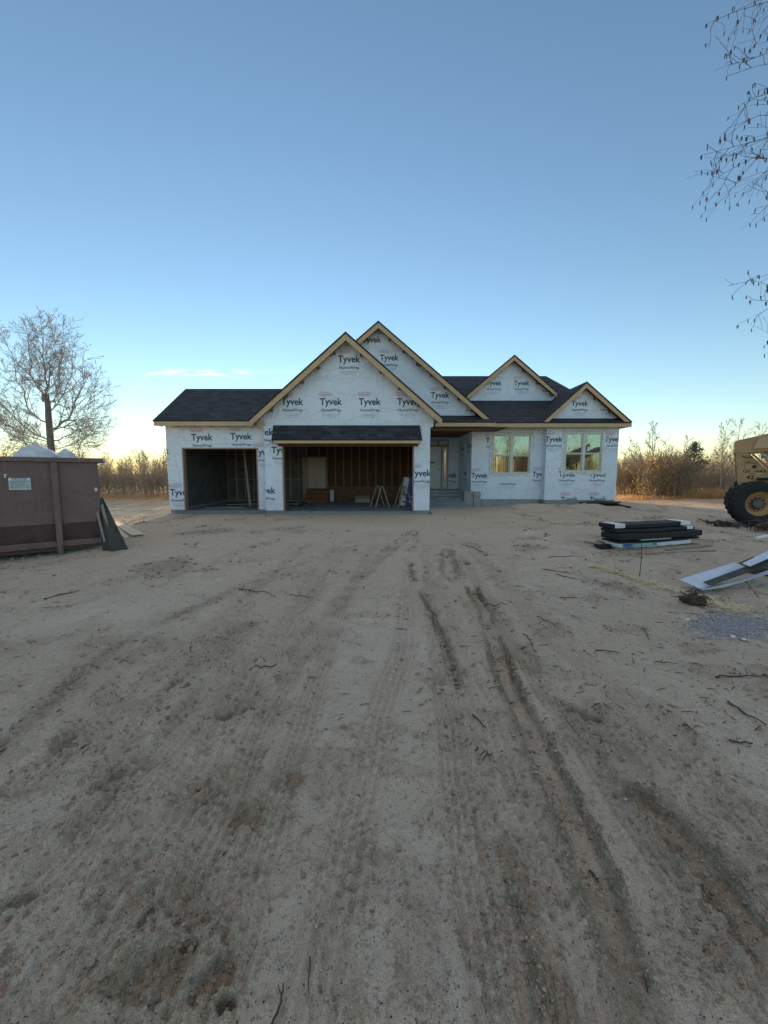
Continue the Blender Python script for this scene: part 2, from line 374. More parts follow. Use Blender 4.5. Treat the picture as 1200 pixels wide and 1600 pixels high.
# ---------------------------------------------------------------- ground: one sheet with ruts, prints and clods
# each wheel track: list of photo pixels on the ground, half width, rut depth, side-berm height, clod strength, tread ridges, moist stain
TRACKS = [
 ([(652,835),(640,880),(660,930),(700,1010),(722,1100),(733,1180),(758,1260),(800,1380),(840,1520),(880,1700)], .085, -.010, .012, .050, 0, .35),
 ([(700,850),(715,890),(755,950),(790,1060),(835,1160),(885,1270),(930,1380),(965,1480),(1015,1600),(1060,1720)], .060, -.026, .030, .050, 0, .7),
 ([(560,840),(520,870),(492,905),(455,970),(400,1050),(340,1140),(270,1260),(170,1400),(40,1560),(-80,1680)], .16, -.022, .016, .014, 1, .2),
 ([(648,830),(610,860),(560,905),(500,980),(450,1060),(400,1150),(350,1260),(290,1400),(230,1560),(190,1700)], .10, -.018, .014, .022, 1, .55),
 ([(700,862),(705,900),(770,985),(850,1060),(930,1150),(1010,1240),(1100,1345),(1200,1470),(1300,1600)], .10, -.022, .020, .030, 0, .45),
 ([(735,850),(775,900),(850,980),(960,1080),(1080,1190),(1200,1310)], .12, -.012, .014, .022, 1, .2),
 ([(560,850),(420,900),(300,950),(200,1000),(130,1050),(40,1130),(-60,1220)], .20, -.010, .010, .030, 0, .2),
 ([(420,840),(330,880),(210,930),(90,990),(-60,1060)], .13, -.008, .008, .018, 0, .1),
 ([(380,1040),(290,1130),(210,1220),(110,1340),(0,1470),(-80,1560)], .11, -.016, .026, .018, 1, .35),
 ([(640,900),(630,1000),(600,1100),(560,1250),(520,1400),(480,1600)], .12, -.006, .006, .006, 1, .1),
 ([(675,905),(700,1000),(760,1120),(790,1230),(870,1400),(920,1600)], .13, -.014, .010, .010, 1, .15),
 ([(600,850),(520,900),(420,1000),(330,1080),(240,1180)], .10, -.018, .016, .018, 0, .2),
 ([(590,835),(560,900),(520,1000),(470,1150),(400,1350),(320,1600)], .10, -.008, .009, .012, 1, .1),
 ([(665,850),(672,950),(695,1080),(722,1250),(755,1450),(785,1620)], .09, -.008, .009, .012, 1, .1),
 ([(722,870),(800,1000),(900,1150),(1030,1330),(1180,1550)], .09, -.010, .012, .018, 1, .2),
 ([(480,850),(400,920),(300,1010),(180,1110),(40,1220)], .11, -.009, .012, .016, 1, .1),
 ([(1000,1250),(1080,1330),(1150,1420),(1230,1530)], .07, -.028, .022, .03, 0, .8),
]
TR = []
for pts, *rest in TRACKS:
    g = [np.array(G(u, v)[:2]) for u, v in pts]
    dense = []
    for i in range(len(g) - 1):                     # Catmull-Rom smoothing
        p0, p1, p2, p3 = g[max(i-1,0)], g[i], g[i+1], g[min(i+2,len(g)-1)]
        for t in np.linspace(0, 1, 5, endpoint=False):
            dense.append(0.5*((2*p1)+(-p0+p2)*t+(2*p0-5*p1+4*p2-p3)*t*t+(-p0+3*p1-3*p2+p3)*t**3))
    dense.append(g[-1]); TR.append((np.array(dense), rest))
# hollows and prints: pixel, half-length, half-width, depth, stain
_pr = random.Random(5)
PRINTS = [((98,1160),.13,.05,-.035,.5),((30,1402),.05,.03,-.035,.6),((228,1424),.030,.022,-.045,.5),((352,1562),.030,.02,-.06,.8),((390,1265),.13,.07,-.02,1.0),
          ((240,1500),.16,.10,-.022,.9),((358,1118),.09,.04,-.04,.6),((270,1070),.08,.04,-.035,.4),((340,1512),.08,.05,-.03,.8),((915,1120),.16,.05,-.05,1.0),
          ((455,1210),.08,.06,-.03,.4),((300,1425),.11,.06,-.02,.0),((325,1225),.12,.06,-.03,.2),((180,1215),.12,.08,-.04,.2)]
for i in range(150):
    v = 860 + 640 * _pr.random() ** 1.6; u = _pr.uniform(-60, 1260)
    PRINTS.append(((u, v), _pr.uniform(.07,.16), _pr.uniform(.035,.06), -_pr.uniform(.005,.016), _pr.uniform(0,.2)))
PR = []
for (px, a, b, d, s) in PRINTS:
    g = G(*px); ang = _pr.uniform(0, 3.14); PR.append((g.x, g.y, a, b, d, s, math.cos(ang), math.sin(ang)))
HOUSE_PADS = [(-8.2, 1.8, 14.22, 20.2), (1.8, 11.0, 17.2, 30.2)]
def ground_fields(x, y, fine=True):
    x = np.asarray(x, float); y = np.asarray(y, float)
    near = 1 - sstep(np.hypot(x, y), 22, 45)
    h = 0.05 * fbm(x, y, 4.0, 3, seed=1) * (0.35 + 0.65*near) + 0.5 * fbm(x, y, 38, 3, seed=2) * (1 - near)
    # soil banked against the right foundation; ground dips a little by the dumpster
    h = h + 0.16 * np.exp(-((y - 16.6) / 0.9)**2) * sstep(x, 2.6, 6.5) * (1 - sstep(x, 11, 14)) * (1 + 0.8*fbm(x, y, 1.4, 3, seed=3))
    h = h - 0.12 * np.exp(-(((x + 7.2) / 2.2)**2 + ((y - 7.3) / 1.1)**2))
    churn = sstep(fbm(x, y*.8, 1.1, 4, 0.6, seed=4) + 0.08*sstep(y, 3, 8), -0.05, 0.70)
    # heavier disturbance on the right side and left of middle, smooth tyre-packed centre
    side = sstep(np.abs(x - 0.35 - 0.02*y) / (0.5 + 0.22*np.abs(y) + 0.6), 0.35, 1.0)
    churn = np.clip(churn * (0.12 + 0.50*side), 0, 1)
    stain = np.zeros_like(x); press = np.zeros_like(x)
    s_far = np.where(np.abs(x) + np.abs(y) < 60, 1.0, 0.0)
    m = (s_far > 0) & (y > 0.2) & (y < 18)
    xm, ym = x[m], y[m]; hm = np.zeros_like(xm); cm_ = np.zeros_like(xm); st = np.zeros_like(xm); pm = np.zeros_like(xm)
    wob = 0.035 * fbm(xm, ym, 0.7, 2, seed=6)
    for k, (pl, (hw, dep, berm, clod, tread, wet)) in enumerate(TR):
        best = np.full_like(xm, 9.0); arc = np.zeros_like(xm); sgn = np.ones_like(xm); acc = 0.0
        for i in range(len(pl) - 1):
            a, b = pl[i], pl[i+1]; d = b - a; L = max(np.hypot(*d), 1e-6)
            sel = (np.abs(xm - (a[0]+b[0])/2) < L/2 + 0.7) & (np.abs(ym - (a[1]+b[1])/2) < L/2 + 0.7)
            if sel.any():
                xs, ys = xm[sel] - a[0], ym[sel] - a[1]
                t = np.clip((xs*d[0] + ys*d[1]) / L**2, 0, 1)
                dd = np.hypot(xs - t*d[0], ys - t*d[1]); bs = best[sel]; u = dd < bs
                idx = np.where(sel)[0][u]; best[idx] = dd[u]; arc[idx] = acc + t[u]*L; sgn[idx] = np.sign(xs[u]*d[1] - ys[u]*d[0])
            acc += L
        q = best * sgn + wob; r = np.abs(q) / hw
        vary = np.clip(0.62 + 1.5*fbm(arc, np.full_like(arc, 3.3*k), 1.1, 4, 0.6, seed=9), 0.05, 1.35)
        hm += dep * vary * (1 - sstep(r, 0.78, 1.04))
        hm += berm * vary * np.exp(-((r - 1.22) / 0.26)**2) * (1 + 1.5*fbm(xm, ym, 0.09, 3, 0.6, seed=50+k))
        cb = np.exp(-((r - (0.0 if dep > -.012 else 1.15)) / 0.48)**2) * (clod / 0.05)
        cm_ = np.maximum(cm_, np.clip(cb * vary, 0, 1.2))
        if tread:
            hm += 0.0075 * np.sin(q * 2*np.pi / (hw*0.42)) * (1 - sstep(r, 0.7, 1.0))
            hm += 0.0055 * np.sin((arc + 0.6*np.abs(q)) * 2*np.pi / 0.055) * (1 - sstep(r, 0.7, 1.0)) * (fbm(xm, ym, 0.8, 2, seed=12) > -0.05)
            pm = np.maximum(pm, 1 - sstep(r, 0.7, 1.1))
        st = np.maximum(st, wet * (1 - sstep(r, 0.7, 1.6)) * sstep(fbm(arc, q, 0.55, 3, seed=20+k), -0.15, 0.30))
    for (cx, cy, a, b, d, s, c_, s_) in PR:
        sel = (np.abs(xm - cx) < 0.45) & (np.abs(ym - cy) < 0.45)
        if not sel.any(): continue
        dx, dy = xm[sel] - cx, ym[sel] - cy
        r = np.hypot((dx*c_ + dy*s_) / a, (-dx*s_ + dy*c_) / b) + 0.9*fbm(xm[sel], ym[sel], 0.07, 3, seed=31)
        hm[sel] += d * (1 - sstep(r, 0.35, 1.0)) - 0.35*d*np.exp(-((r - 1.25)/0.3)**2)
        if abs(a-.11) < 1e-6 and abs(b-.06) < 1e-6: hm[sel] += .0022*np.sin((dx*c_+dy*s_)*2*np.pi/.011)*(1-sstep(r,.7,1.1))
        st[sel] = np.maximum(st[sel], s * (1 - sstep(r, 0.5, 1.5)))
        cm_[sel] = np.maximum(cm_[sel], 0.45*np.exp(-((r - 1.3)/0.4)**2))
    h[m] += hm; ch = churn[m]; ch = np.clip(np.maximum(ch*(1 - 0.8*pm), cm_), 0, 1.2); churn[m] = ch; stain[m] = st; press[m] = pm
    if fine:
        m2 = near > 0.01; xs, ys = x[m2], y[m2]; c2 = churn[m2]
        lump = np.maximum(0, fbm(xs, ys*.62, 0.13, 4, 0.55, seed=14)); rid = 1 - np.abs(fbm(xs, ys*.7, 0.075, 3, 0.6, seed=15)) * 2.2
        grit = np.maximum(0, fbm(xs, ys, 0.030, 2, 0.6, seed=16) - 0.12)
        d = 0.0045*(1 - np.abs(fbm(xs, ys, 0.10, 3, 0.6, seed=60))*2.5) * sstep(fbm(xs, ys, 0.9, 2, seed=61), -.2, .2) + c2 * (0.075*lump + 0.016*np.maximum(rid, 0)*lump*2 + 0.012*grit) + 0.010*fbm(xs, ys, 0.35, 4, 0.55, seed=17)*(0.4 + c2) + 0.0035*np.maximum(0, fbm(xs, ys, 0.022, 2, seed=18) - .2)
        h[m2] += d * near[m2]
    pad = np.zeros_like(x)
    for (x0, x1, y0, y1) in HOUSE_PADS:
        pad = np.maximum(pad, sstep(x, x0-.02, x0+.1) * (1-sstep(x, x1-.1, x1+.02)) * sstep(y, y0, y0+.15) * (1-sstep(y, y1-.15, y1)))
    h = h * (1 - pad) - 0.25 * pad
    return h, churn, stain
def pale_field(x, y):
    r = np.zeros_like(x)
    for u, v, sx, sy, k in ((845, 838, .55, 1.0, 1.0), (868, 852, .35, .5, 1.0), (722, 808, .5, .8, .5), (690, 800, .3, .4, .5), (130, 960, 1.0, .5, .5), (560, 1000, .6, .9, .35), (250, 880, .9, .6, .35), (760, 1500, .25, .3, .3)):
        g = G(u, v); r = np.maximum(r, k*np.exp(-((x-g.x)/sx)**2 - ((y-g.y)/sy)**2))
    return r * sstep(fbm(x, y, .5, 4, .6, seed=44), -.25, .25)
def gz(x, y):
    return float(ground_fields(np.array([x]), np.array([y]), False)[0][0])
NC, NR = 980, 980
s_in = np.linspace(-1, 1, NC); out = np.linspace(0, 1, 26)[1:]
rows = np.concatenate([-600 * np.linspace(1, 0.05, 14)**3, np.linspace(-.3, .55, 12)[:-1],
                       0.55 * (24/0.55)**np.linspace(0, 1, NR), 24 * (900/24)**(np.linspace(0, 1, 80)[1:])])
Wd = 1.2 + 1.15 * np.clip(rows, 0, 60)
X = np.zeros((len(rows), NC + 2*len(out)))
for i, (yy, w) in enumerate(zip(rows, Wd)):
    o_ = w + (1200 - w) * out**3.2
    X[i] = np.concatenate([-o_[::-1], s_in * w, o_])
Y = np.repeat(rows[:, None], X.shape[1], 1)
Hh, Ch, St = ground_fields(X.ravel(), Y.ravel())
nr, nc = X.shape
co = np.stack([X.ravel(), Y.ravel(), Hh], 1).astype(np.float32)
idx = np.arange(nr*nc).reshape(nr, nc)
quads = np.stack([idx[:-1, :-1], idx[:-1, 1:], idx[1:, 1:], idx[1:, :-1]], -1).reshape(-1, 4)
me = bpy.data.meshes.new('ground'); me.vertices.add(len(co)); me.vertices.foreach_set('co', co.ravel())
me.loops.add(quads.size); me.loops.foreach_set('vertex_index', quads.ravel().astype(np.int32))
me.polygons.add(len(quads)); me.polygons.foreach_set('loop_start', np.arange(0, quads.size, 4, dtype=np.int32))
me.polygons.foreach_set('use_smooth', np.ones(len(quads), bool)); me.update(calc_edges=True); me.validate()
for nm, arr in (('churn', Ch), ('moist', St), ('pale', pale_field(X.ravel(), Y.ravel()))):
    a = me.attributes.new(nm, 'FLOAT', 'POINT'); a.data.foreach_set('value', arr.astype(np.float32))
def mk_dirt():
    t = NT('sandy_dirt'); v = t.coord()
    big = t.noise(v, 0.45, 4, 0.55); mid = t.noise(v, 5.0, 5, 0.65); fine = t.noise(v, 70, 4, 0.75); grain = t.noise(v, 330, 2, 0.7)
    c = t.mix(t.mr(big, 0.35, 0.65), (0.640, 0.550, 0.425), (0.735, 0.640, 0.505))
    c = t.mix(t.mr(mid, 0.35, 0.7, 0, 0.45), c, (0.47, 0.385, 0.295))
    c = t.mix(t.mr(fine, 0.36, 0.46, 0.70, 0.0), c, (0.25, 0.20, 0.15))
    m2 = t.noise(v, 17, 4, 0.7); c = t.mix(t.mr(m2, 0.36, 0.44, 0.45, 0.0), c, (0.25, 0.20, 0.15))
    c = t.mix(t.mr(grain, 0.36, 0.52, 0.55, 0.0), c, (0.22, 0.17, 0.12))
    c = t.mix(t.mr(grain, 0.62, 0.74, 0.0, 0.6), c, (0.85, 0.78, 0.68))
    pa = t.attr('pale'); c = t.mix(t.math('MULTIPLY', pa, t.mr(mid, 0.35, 0.6, 0.1, 0.75)), c, (0.80, 0.74, 0.66))
    ch = t.attr('churn'); chn = t.math('MULTIPLY', t.mr(ch, 0.30, 0.95), t.mr(t.noise(v, 26, 5, 0.8), 0.42, 0.53))
    c = t.mix(t.math('MULTIPLY', chn, 0.72), c, (0.235, 0.190, 0.135))
    mo = t.attr('moist'); c = t.mix(t.math('MULTIPLY', mo, t.mr(mid, 0.3, 0.62, 0.25, 0.72)), c, (0.225, 0.180, 0.110))
    # small dark bits of bark and pebbles
    vo = t.n('ShaderNodeTexVoronoi'); t.l(v, vo.inputs['Vector']); vo.inputs['Scale'].default_value = 62
    sepc = t.n('ShaderNodeSeparateColor'); t.l(vo.outputs['Color'], sepc.inputs[0])
    bit = t.math('MULTIPLY', t.math('LESS_THAN', vo.outputs['Distance'], 0.16), t.math('GREATER_THAN', sepc.outputs[0], 0.92))
    c = t.mix(bit, c, t.mix(t.math('GREATER_THAN', sepc.outputs[1], 0.86), (0.06, 0.048, 0.038), (0.75, 0.72, 0.66)))
    # far ground: fallen dry leaves, reddened to paint in the warm sunlight
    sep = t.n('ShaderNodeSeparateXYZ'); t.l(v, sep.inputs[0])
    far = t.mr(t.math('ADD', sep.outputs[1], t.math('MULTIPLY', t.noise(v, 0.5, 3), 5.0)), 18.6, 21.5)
    sunlit_litter = t.mix(t.mr(t.noise(v, 7, 5, 0.7), 0.35, 0.65), (0.36, 0.24, 0.14), (0.70, 0.52, 0.36))
    c = t.mix(t.math('MULTIPLY', far, 0.85), c, sunlit_litter)
    t.col(c); t.rough(0.95); t.b.inputs['Specular IOR Level'].default_value = 0.15
    hb = t.math('ADD', t.math('MULTIPLY', fine, 0.6), t.math('MULTIPLY', grain, 0.25))
    hb = t.math('ADD', hb, t.math('MULTIPLY', t.math('ABSOLUTE', t.math('SUBTRACT', m2, 0.5)), t.mr(ch, 0, 1, 1.8, 7.0)))
    hb = t.math('ADD', hb, t.math('MULTIPLY', bit, 0.25))
    t.bump(hb, 1.0, 0.016); return t.m
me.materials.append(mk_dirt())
ground = bpy.data.objects.new('ground', me); COL.objects.link(ground); tag(ground, kind='structure')
# ---------------------------------------------------------------- the house under construction
YA, YL, YR_, YBUMP, YDOOR, YB, YC = 14.2, 14.5, 18.0, 17.6, 21.1, 16.8, 20.0
HO = Vector((0, 15, 0))
house = empty('house', HO, 'single storey house under construction with gabled dark roof and unsided white wrapped walls', 'house')
def hb(mb, name, m, parent=None, **k):
    # sub-parts share the house's own origin
    fn = mb.each if k.pop('each', False) else mb.build
    return fn(name, M[m] if isinstance(m, str) else m, parent or house, HO, **k)
def px(u, Y, v=700): return P(u, v, Y).x
def pz(v, Y): return P(600, v, Y).z

# --- key numbers
LX0, LX1 = px(260, YL), px(413, YA)
L_OP = (px(284, YL), px(402, YL), pz(699.5, YL))
A_X0, A_X1 = px(413, YA), px(672, YA)
A_OP = (px(440.5, YA), px(647, YA), pz(694, YA))
SLABZ = 0.10
YRA = YA - 0.42                                  # rake plane of the front gable
a_pk, a_l, a_r = P(540, 518, YRA), P(388.5, 655, YRA), P(691.5, 652, YRA)
YRB = YB - 0.42
b_pk, b_r = P(591, 501, YRB), P(767.5, 654, YRB)
b_l = Vector((2*b_pk.x - b_r.x, YRB, b_r.z))
YRC = YC - 0.4
c_pk, c_l, c_r = P(804, 554, YRC), P(729.5, 616, YRC), P(871, 612, YRC)
YRD = YBUMP - 0.36
d_pk, d_l, d_r = P(917, 596, YRD), P(848, 658, YRD), P(988, 659, YRD)
Y_E = YBUMP - 0.42                               # eave line of the right wing
ez = pz(660, Y_E); ewall = ez - 0.08
Y_PE = YB - 0.75                                 # porch eave
pez = pz(659, Y_PE)

def wall(name, outer, holes, y0, y1, m='wrap', parent=None):
    return hb(MB().plate(outer, holes, y0, y1), name, m, parent)
def rect(x0, x1, z0, z1): return [(x0, z0), (x1, z0), (x1, z1), (x0, z1)]

# --- foundation and slabs
f = MB()
f.box((LX0+.03, YL+.04, -.4), (L_OP[0]-.02, YL+.25, 0.16)); f.box((L_OP[1]+.0, YL+.04, -.4), (LX1-.02, YL+.25, 0.16))
f.box((A_X0+.03, YA+.04, -.4), (A_OP[0]-.02, YA+.26, 0.165)); f.box((A_OP[1]+.02, YA+.04, -.4), (A_X1-.03, YA+.26, 0.165))
f.box((LX0+.03, YL+.26, -.4), (LX0+.2, 20.0, 0.16))
hb(f, 'foundation', 'concrete', each=True)
f = MB(); WX0, WXJ, WX1 = px(737, YR_), px(853.5, YBUMP), px(966, YBUMP)
f.box((WX0+.04, YR_+.04, -.5), (WXJ, YR_+.25, 0.34)); f.box((WXJ+.03, YBUMP+.04, -.5), (WX1-.03, YBUMP+.25, 0.34))
f.box((WX1-.25, YBUMP+.26, -.5), (WX1-.03, 29.8, 0.34)); f.box((WXJ+.03, YBUMP+.26, -.5), (WXJ+.2, YR_+.03, .34))
hb(f, 'foundation', 'concrete', each=True)
s = MB(); s.box((LX0+.2, YL+.02, -.3), (LX1+.0, 19.6, SLABZ)); s.box((LX1+.004, YA+.02, -.3), (A_X1-.1, 19.6, SLABZ)); hb(s, 'garage_slab', 'slab', each=True)

# --- front walls of the two garages, one skin each, with their door holes
zl = pz(657, YL) + 0.05
wall('left_bay_wall', [(LX0, .14), (L_OP[0], .14), (L_OP[0], L_OP[2]), (L_OP[1], L_OP[2]), (L_OP[1], .14), (LX1-.003, .14), (LX1-.003, zl), (LX0, zl)], [], YL, YL+.16)
def inset(pk, l, r, d):                            # gable outline lying d below the rake line
    return (pk.x, pk.z - d)
rs = (a_pk.z - a_r.z) / (a_r.x - a_pk.x)
rl = (a_pk.z - a_l.z) / (a_pk.x - a_l.x)
zr = 3.16
AXW0, AXW1 = px(402, YA), px(677, YA)
under = lambda x: a_pk.z - 0.10 - (rs*(x-a_pk.x) if x > a_pk.x else rl*(a_pk.x-x))
wall('gable_wall', [(A_X0, .14), (A_OP[0], .14), (A_OP[0], A_OP[2]), (A_OP[1], A_OP[2]), (A_OP[1], .14), (A_X1, .14), (A_X1, zr), (AXW1, zr+.05),
     (AXW1, under(AXW1)), (a_pk.x, a_pk.z-.10), (AXW0, under(AXW0)), (AXW0, zr+.05), (A_X0, zr)], [], YA, YA+.16)
hb(MB().box((A_X1-.16, YA+.165, .14), (A_X1, YDOOR-.004, 3.5)), 'side_wall', 'wrap')
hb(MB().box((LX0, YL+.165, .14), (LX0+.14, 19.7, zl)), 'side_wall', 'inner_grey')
hb(MB().box((LX0-.02, YL+.17, .14), (LX0-.004, 19.7, zl)), 'side_wall', 'wrap')
# jambs and headers of raw lumber round the door openings
j = MB()
for (x0, x1, zt), yy in ((L_OP, YL), (A_OP, YA)):
    j.box((x0-.0, yy-.012, SLABZ), (x0+.045, yy+.19, zt-.05)); j.box((x1-.045, yy-.012, SLABZ), (x1, yy+.19, zt-.05))
    j.box((x0, yy-.012, zt-.048), (x1, yy+.19, zt))
hb(j, 'door_jamb', 'pine_z', each=True)

# --- inside the garages: back stud wall, sheathing, knee wall, ceiling framing
BY = 19.6
k = MB().box((-3.45, BY+.0, .1), (A_X1-.17, BY+.2, .86)); hb(k, 'knee_wall', 'pine_dark')
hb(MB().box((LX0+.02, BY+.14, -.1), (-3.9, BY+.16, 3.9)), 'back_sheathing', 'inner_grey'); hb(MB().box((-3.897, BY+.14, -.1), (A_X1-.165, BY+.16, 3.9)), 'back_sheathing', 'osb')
st = MB(); x = -3.30
while x < A_X1-.25:
    st.box((x, BY+.02, .87), (x+.04, BY+.13, 3.1)); x += 0.41
st.box((-3.45, BY+.02, 3.1), (A_X1-.17, BY+.13, 3.18))
hb(st, 'stud', 'pine_z', each=True)
st = MB()
for x in (-8.0, -7.55, -7.1, -6.65, -6.2, -5.75, -5.25, -4.8, -4.35, -3.95): st.box((x, BY+.03, .15), (x+.05+.03*(x in (-7.55,-4.8)), BY+.13, 2.85))
st.box((LX0+.2, BY+.03, .1), (-3.9, BY+.13, .15)); st.box((LX0+.2, BY+.03, 2.85), (-3.9, BY+.13, 2.93))
st.box((LX0+.2, BY+.04, 1.18), (-5.8, BY+.12, 1.22)); st.box((-5.2, BY+.04, 1.18), (-4.0, BY+.12, 1.22))
hb(st, 'stud', 'plank', each=True)
cl = MB()
x = LX0 + .3
while x < A_X1 - .2:
    cl.box((x, YL+.3, 3.12), (x+.045, BY, 3.26)); x += .61
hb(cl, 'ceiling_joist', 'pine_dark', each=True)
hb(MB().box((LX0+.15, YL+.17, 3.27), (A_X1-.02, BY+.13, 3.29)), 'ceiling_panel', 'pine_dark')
# door from the garage into the house
d0, d1 = P(482.5, 763, BY), P(508, 716, BY)
dr = hb(MB().box((d0.x, BY-.06, d0.z), (d1.x, BY-.015, d1.z)), 'inner_door', 'inner_door')
hb(MB().lathe([(0, -.03), (.03, -.025), (.035, 0), (.015, .03)], 12, Matrix.Translation((d1.x-.08, BY-.1, 1.45)) @ Matrix.Rotation(R(90), 4, 'X')), 'door_knob', 'foil', dr)
fr = MB(); w = .07
fr.box((d0.x-w, BY-.08, d0.z-.02), (d0.x-.004, BY, d1.z+w)); fr.box((d1.x+.004, BY-.08, d0.z-.02), (d1.x+w, BY, d1.z+w)); fr.box((d0.x-.004, BY-.08, d1.z+.004), (d1.x+.004, BY, d1.z+w))
fr.box((d0.x-.3, BY-.05, .12), (d0.x-w-.01, BY-.004, 2.3))
hb(fr, 'door_frame', 'plank', dr)

# --- roof slabs (UV in metres: along the courses, up the slope)
def roof_slab(name, quad, t=0.045, m='shingle'):
    """quad: eave-left, eave-right, ridge-right, ridge-left ; thickness added downwards"""
    q = [Vector(p) for p in quad]
    nrm = (q[1]-q[0]).cross(q[-1]-q[0]).normalized()
    if nrm.z < 0: nrm = -nrm
    n = len(q); lo = [p - nrm*t for p in q]
    fs = [tuple(range(n)), tuple(reversed(range(n, 2*n)))] + [(i, i+n, (i+1)%n+n, (i+1)%n) for i in range(n)]
    vs = [tuple(p - HO) for p in q + lo]
    me = bpy.data.meshes.new(name); me.from_pydata(vs, [], fs); me.update()
    uv = me.uv_layers.new(name='UVMap'); e = (q[1]-q[0]).normalized(); up = nrm.cross(e)
    for lp in me.loops:
        p = Vector(me.vertices[lp.vertex_index].co) + HO
        uv.data[lp.index].uv = ((p-q[0]).dot(e), (p-q[0]).dot(up) + (0.0 if lp.vertex_index < n else 0.0))
    bm = bmesh.new(); bm.from_mesh(me); bmesh.ops.recalc_face_normals(bm, faces=bm.faces); bm.to_mesh(me); bm.free()
    me.materials.append(M[m]); o = bpy.data.objects.new(name, me); COL.objects.link(o); o.parent = house
    # board deck below the shingles
    c = sum(q, Vector()) / n
    dq = [c + (p-c)*0.992 - nrm*(t+.003) for p in q]
    hb(MB().prism(dq, -nrm*0.018), 'roof_deck', 'osb_soffit', o)
    return o
def gable_roof(pk, l, r, y1, ext=0.02):
    y0 = pk.y
    roof_slab('roof_slope', [Vector((r.x, y1, r.z)), Vector((r.x, y0-ext, r.z)), Vector((pk.x, y0-ext, pk.z)), Vector((pk.x, y1, pk.z))][::1])
    roof_slab('roof_slope', [Vector((l.x, y0-ext, l.z)), Vector((l.x, y1, l.z)), Vector((pk.x, y1, pk.z)), Vector((pk.x, y0-ext, pk.z))][::1])
gable_roof(a_pk, a_l, a_r, 20.1)
gable_roof(b_pk, b_l, b_r, 24.0)
# left garage roof, ridge along x
e0 = P(238, 657, YL-.42); rdg = P(290, 607.5, 16.75); xg = min(e0.x, rdg.x)
yb = 2*16.75 - (YL-.42)
roof_slab('roof_slope', [e0, (AXW0-.03, e0.y, e0.z), (a_pk.x-1.0, 16.75, rdg.z), (rdg.x, 16.75, rdg.z)])
roof_slab('roof_slope', [(a_pk.x-1.0, yb, e0.z), (e0.x, yb, e0.z), (rdg.x, 16.75, rdg.z), (a_pk.x-1.0, 16.75, rdg.z)])
wall('gable_end_wall', [(YL, zl), (yb-.4, zl), (16.75, rdg.z-.1)], [], LX0, LX0+.1, 'wrap') if False else None
ge = MB().prism([(LX0-.004, YL+.02, zl+.01), (LX0-.004, yb-.45, zl+.01), (LX0-.004, 16.75, rdg.z-.12)], (.1, 0, 0)); hb(ge, 'gable_wall', 'wrap')
# right wing roof: front slope, hip end, back slope
r_y = 24.5; rr = P(853, 587.5, r_y); rz = rr.z; eR = P(986, 660, Y_E)
xl = 1.0
zB = lambda y: ez + (rz-ez)*(y-Y_E)/(r_y-Y_E)
roof_slab('roof_slope', [(xl, Y_E+.0, ez), (eR.x, Y_E, ez), (rr.x, r_y, rz), (xl, r_y, rz)])
roof_slab('roof_slope', [(eR.x, Y_E+.01, ez), (eR.x, 31, ez), (rr.x, r_y, rz)])
roof_slab('roof_slope', [(eR.x, 31, ez), (xl, 31, ez), (xl, r_y, rz), (rr.x, r_y, rz)])
gable_roof(c_pk, c_l, c_r, 24.2)
gable_roof(d_pk, d_l, d_r, 22.4)
# pent strip over porch and under gable B, pent strip under gable D, door awning
zpB = pz(649, YB)
roof_slab('pent_roof', [(px(677, Y_PE), Y_PE, pez), (px(773, Y_PE, 660), Y_PE, pez), (px(773, Y_PE, 660), YB+.02, zpB), (px(677, Y_PE), YB+.02, zpB)])
zpD = pz(654.5, YBUMP)
ga, gb = P(427, 664.5, YA-.015), P(656, 664.5, YA-.015); gc, gd = P(424, 687, YA-.50), P(660, 687, YA-.50)
roof_slab('awning_roof', [gc, gd, gb, ga])
aw = MB().box((gc.x+.05, YA-.49, gc.z-.125), (gd.x-.05, YA-.45, gc.z-.03)); hb(aw, 'awning_fascia', 'pine_x')
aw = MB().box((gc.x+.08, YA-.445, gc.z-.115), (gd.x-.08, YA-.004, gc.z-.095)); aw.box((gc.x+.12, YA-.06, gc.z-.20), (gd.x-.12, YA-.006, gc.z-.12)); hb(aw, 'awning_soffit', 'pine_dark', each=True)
for xx, sgn in ((ga.x+.02, 1), (gb.x-.02, -1)):
    hb(MB().prism([(xx, YA-.01, ga.z-.07), (xx, YA-.44, gc.z-.09), (xx, YA-.01, gc.z-.09)], (.02*sgn, 0, 0)), 'awning_cheek', 'wrap')

# --- gable walls B, C, D
def gable_face(name, pk, l, r, base, Yw, d=.12, x0=None, x1=None):
    sr = (pk.z-r.z)/(r.x-pk.x); sl = (pk.z-l.z)/(pk.x-l.x)
    f = lambda x: pk.z-d-(sr*(x-pk.x) if x > pk.x else sl*(pk.x-x))
    if x0 is None: x0 = pk.x-(pk.z-d-base)/sl
    if x1 is None: x1 = pk.x+(pk.z-d-base)/sr
    pts = [(x0, base), (x1, base)]
    if f(x1) > base+.01: pts.append((x1, f(x1)))
    pts.append((pk.x, pk.z-d))
    if f(x0) > base+.01: pts.append((x0, f(x0)))
    wall(name, pts, [], Yw, Yw+.12); return pts
g_B = gable_face('gable_wall', b_pk, b_l, b_r, zpB-.03, YB, .12, px(560, YB), px(742, YB, 650))
g_C = gable_face('gable_wall', c_pk, c_l, c_r, zB(YC)-.05, YC)
g_D = gable_face('gable_wall', d_pk, d_l, d_r, zpD, YBUMP, .10, px(854.5, YBUMP, 650), px(964.5, YBUMP, 650))
roof_slab('pent_roof', [(d_l.x+.25, YRD+.05, ez+.015), (d_r.x-.2, YRD+.05, ez+.015), (d_r.x-.25, YBUMP+.01, zpD+.03), (d_l.x+.4, YBUMP+.01, zpD+.03)], .03)

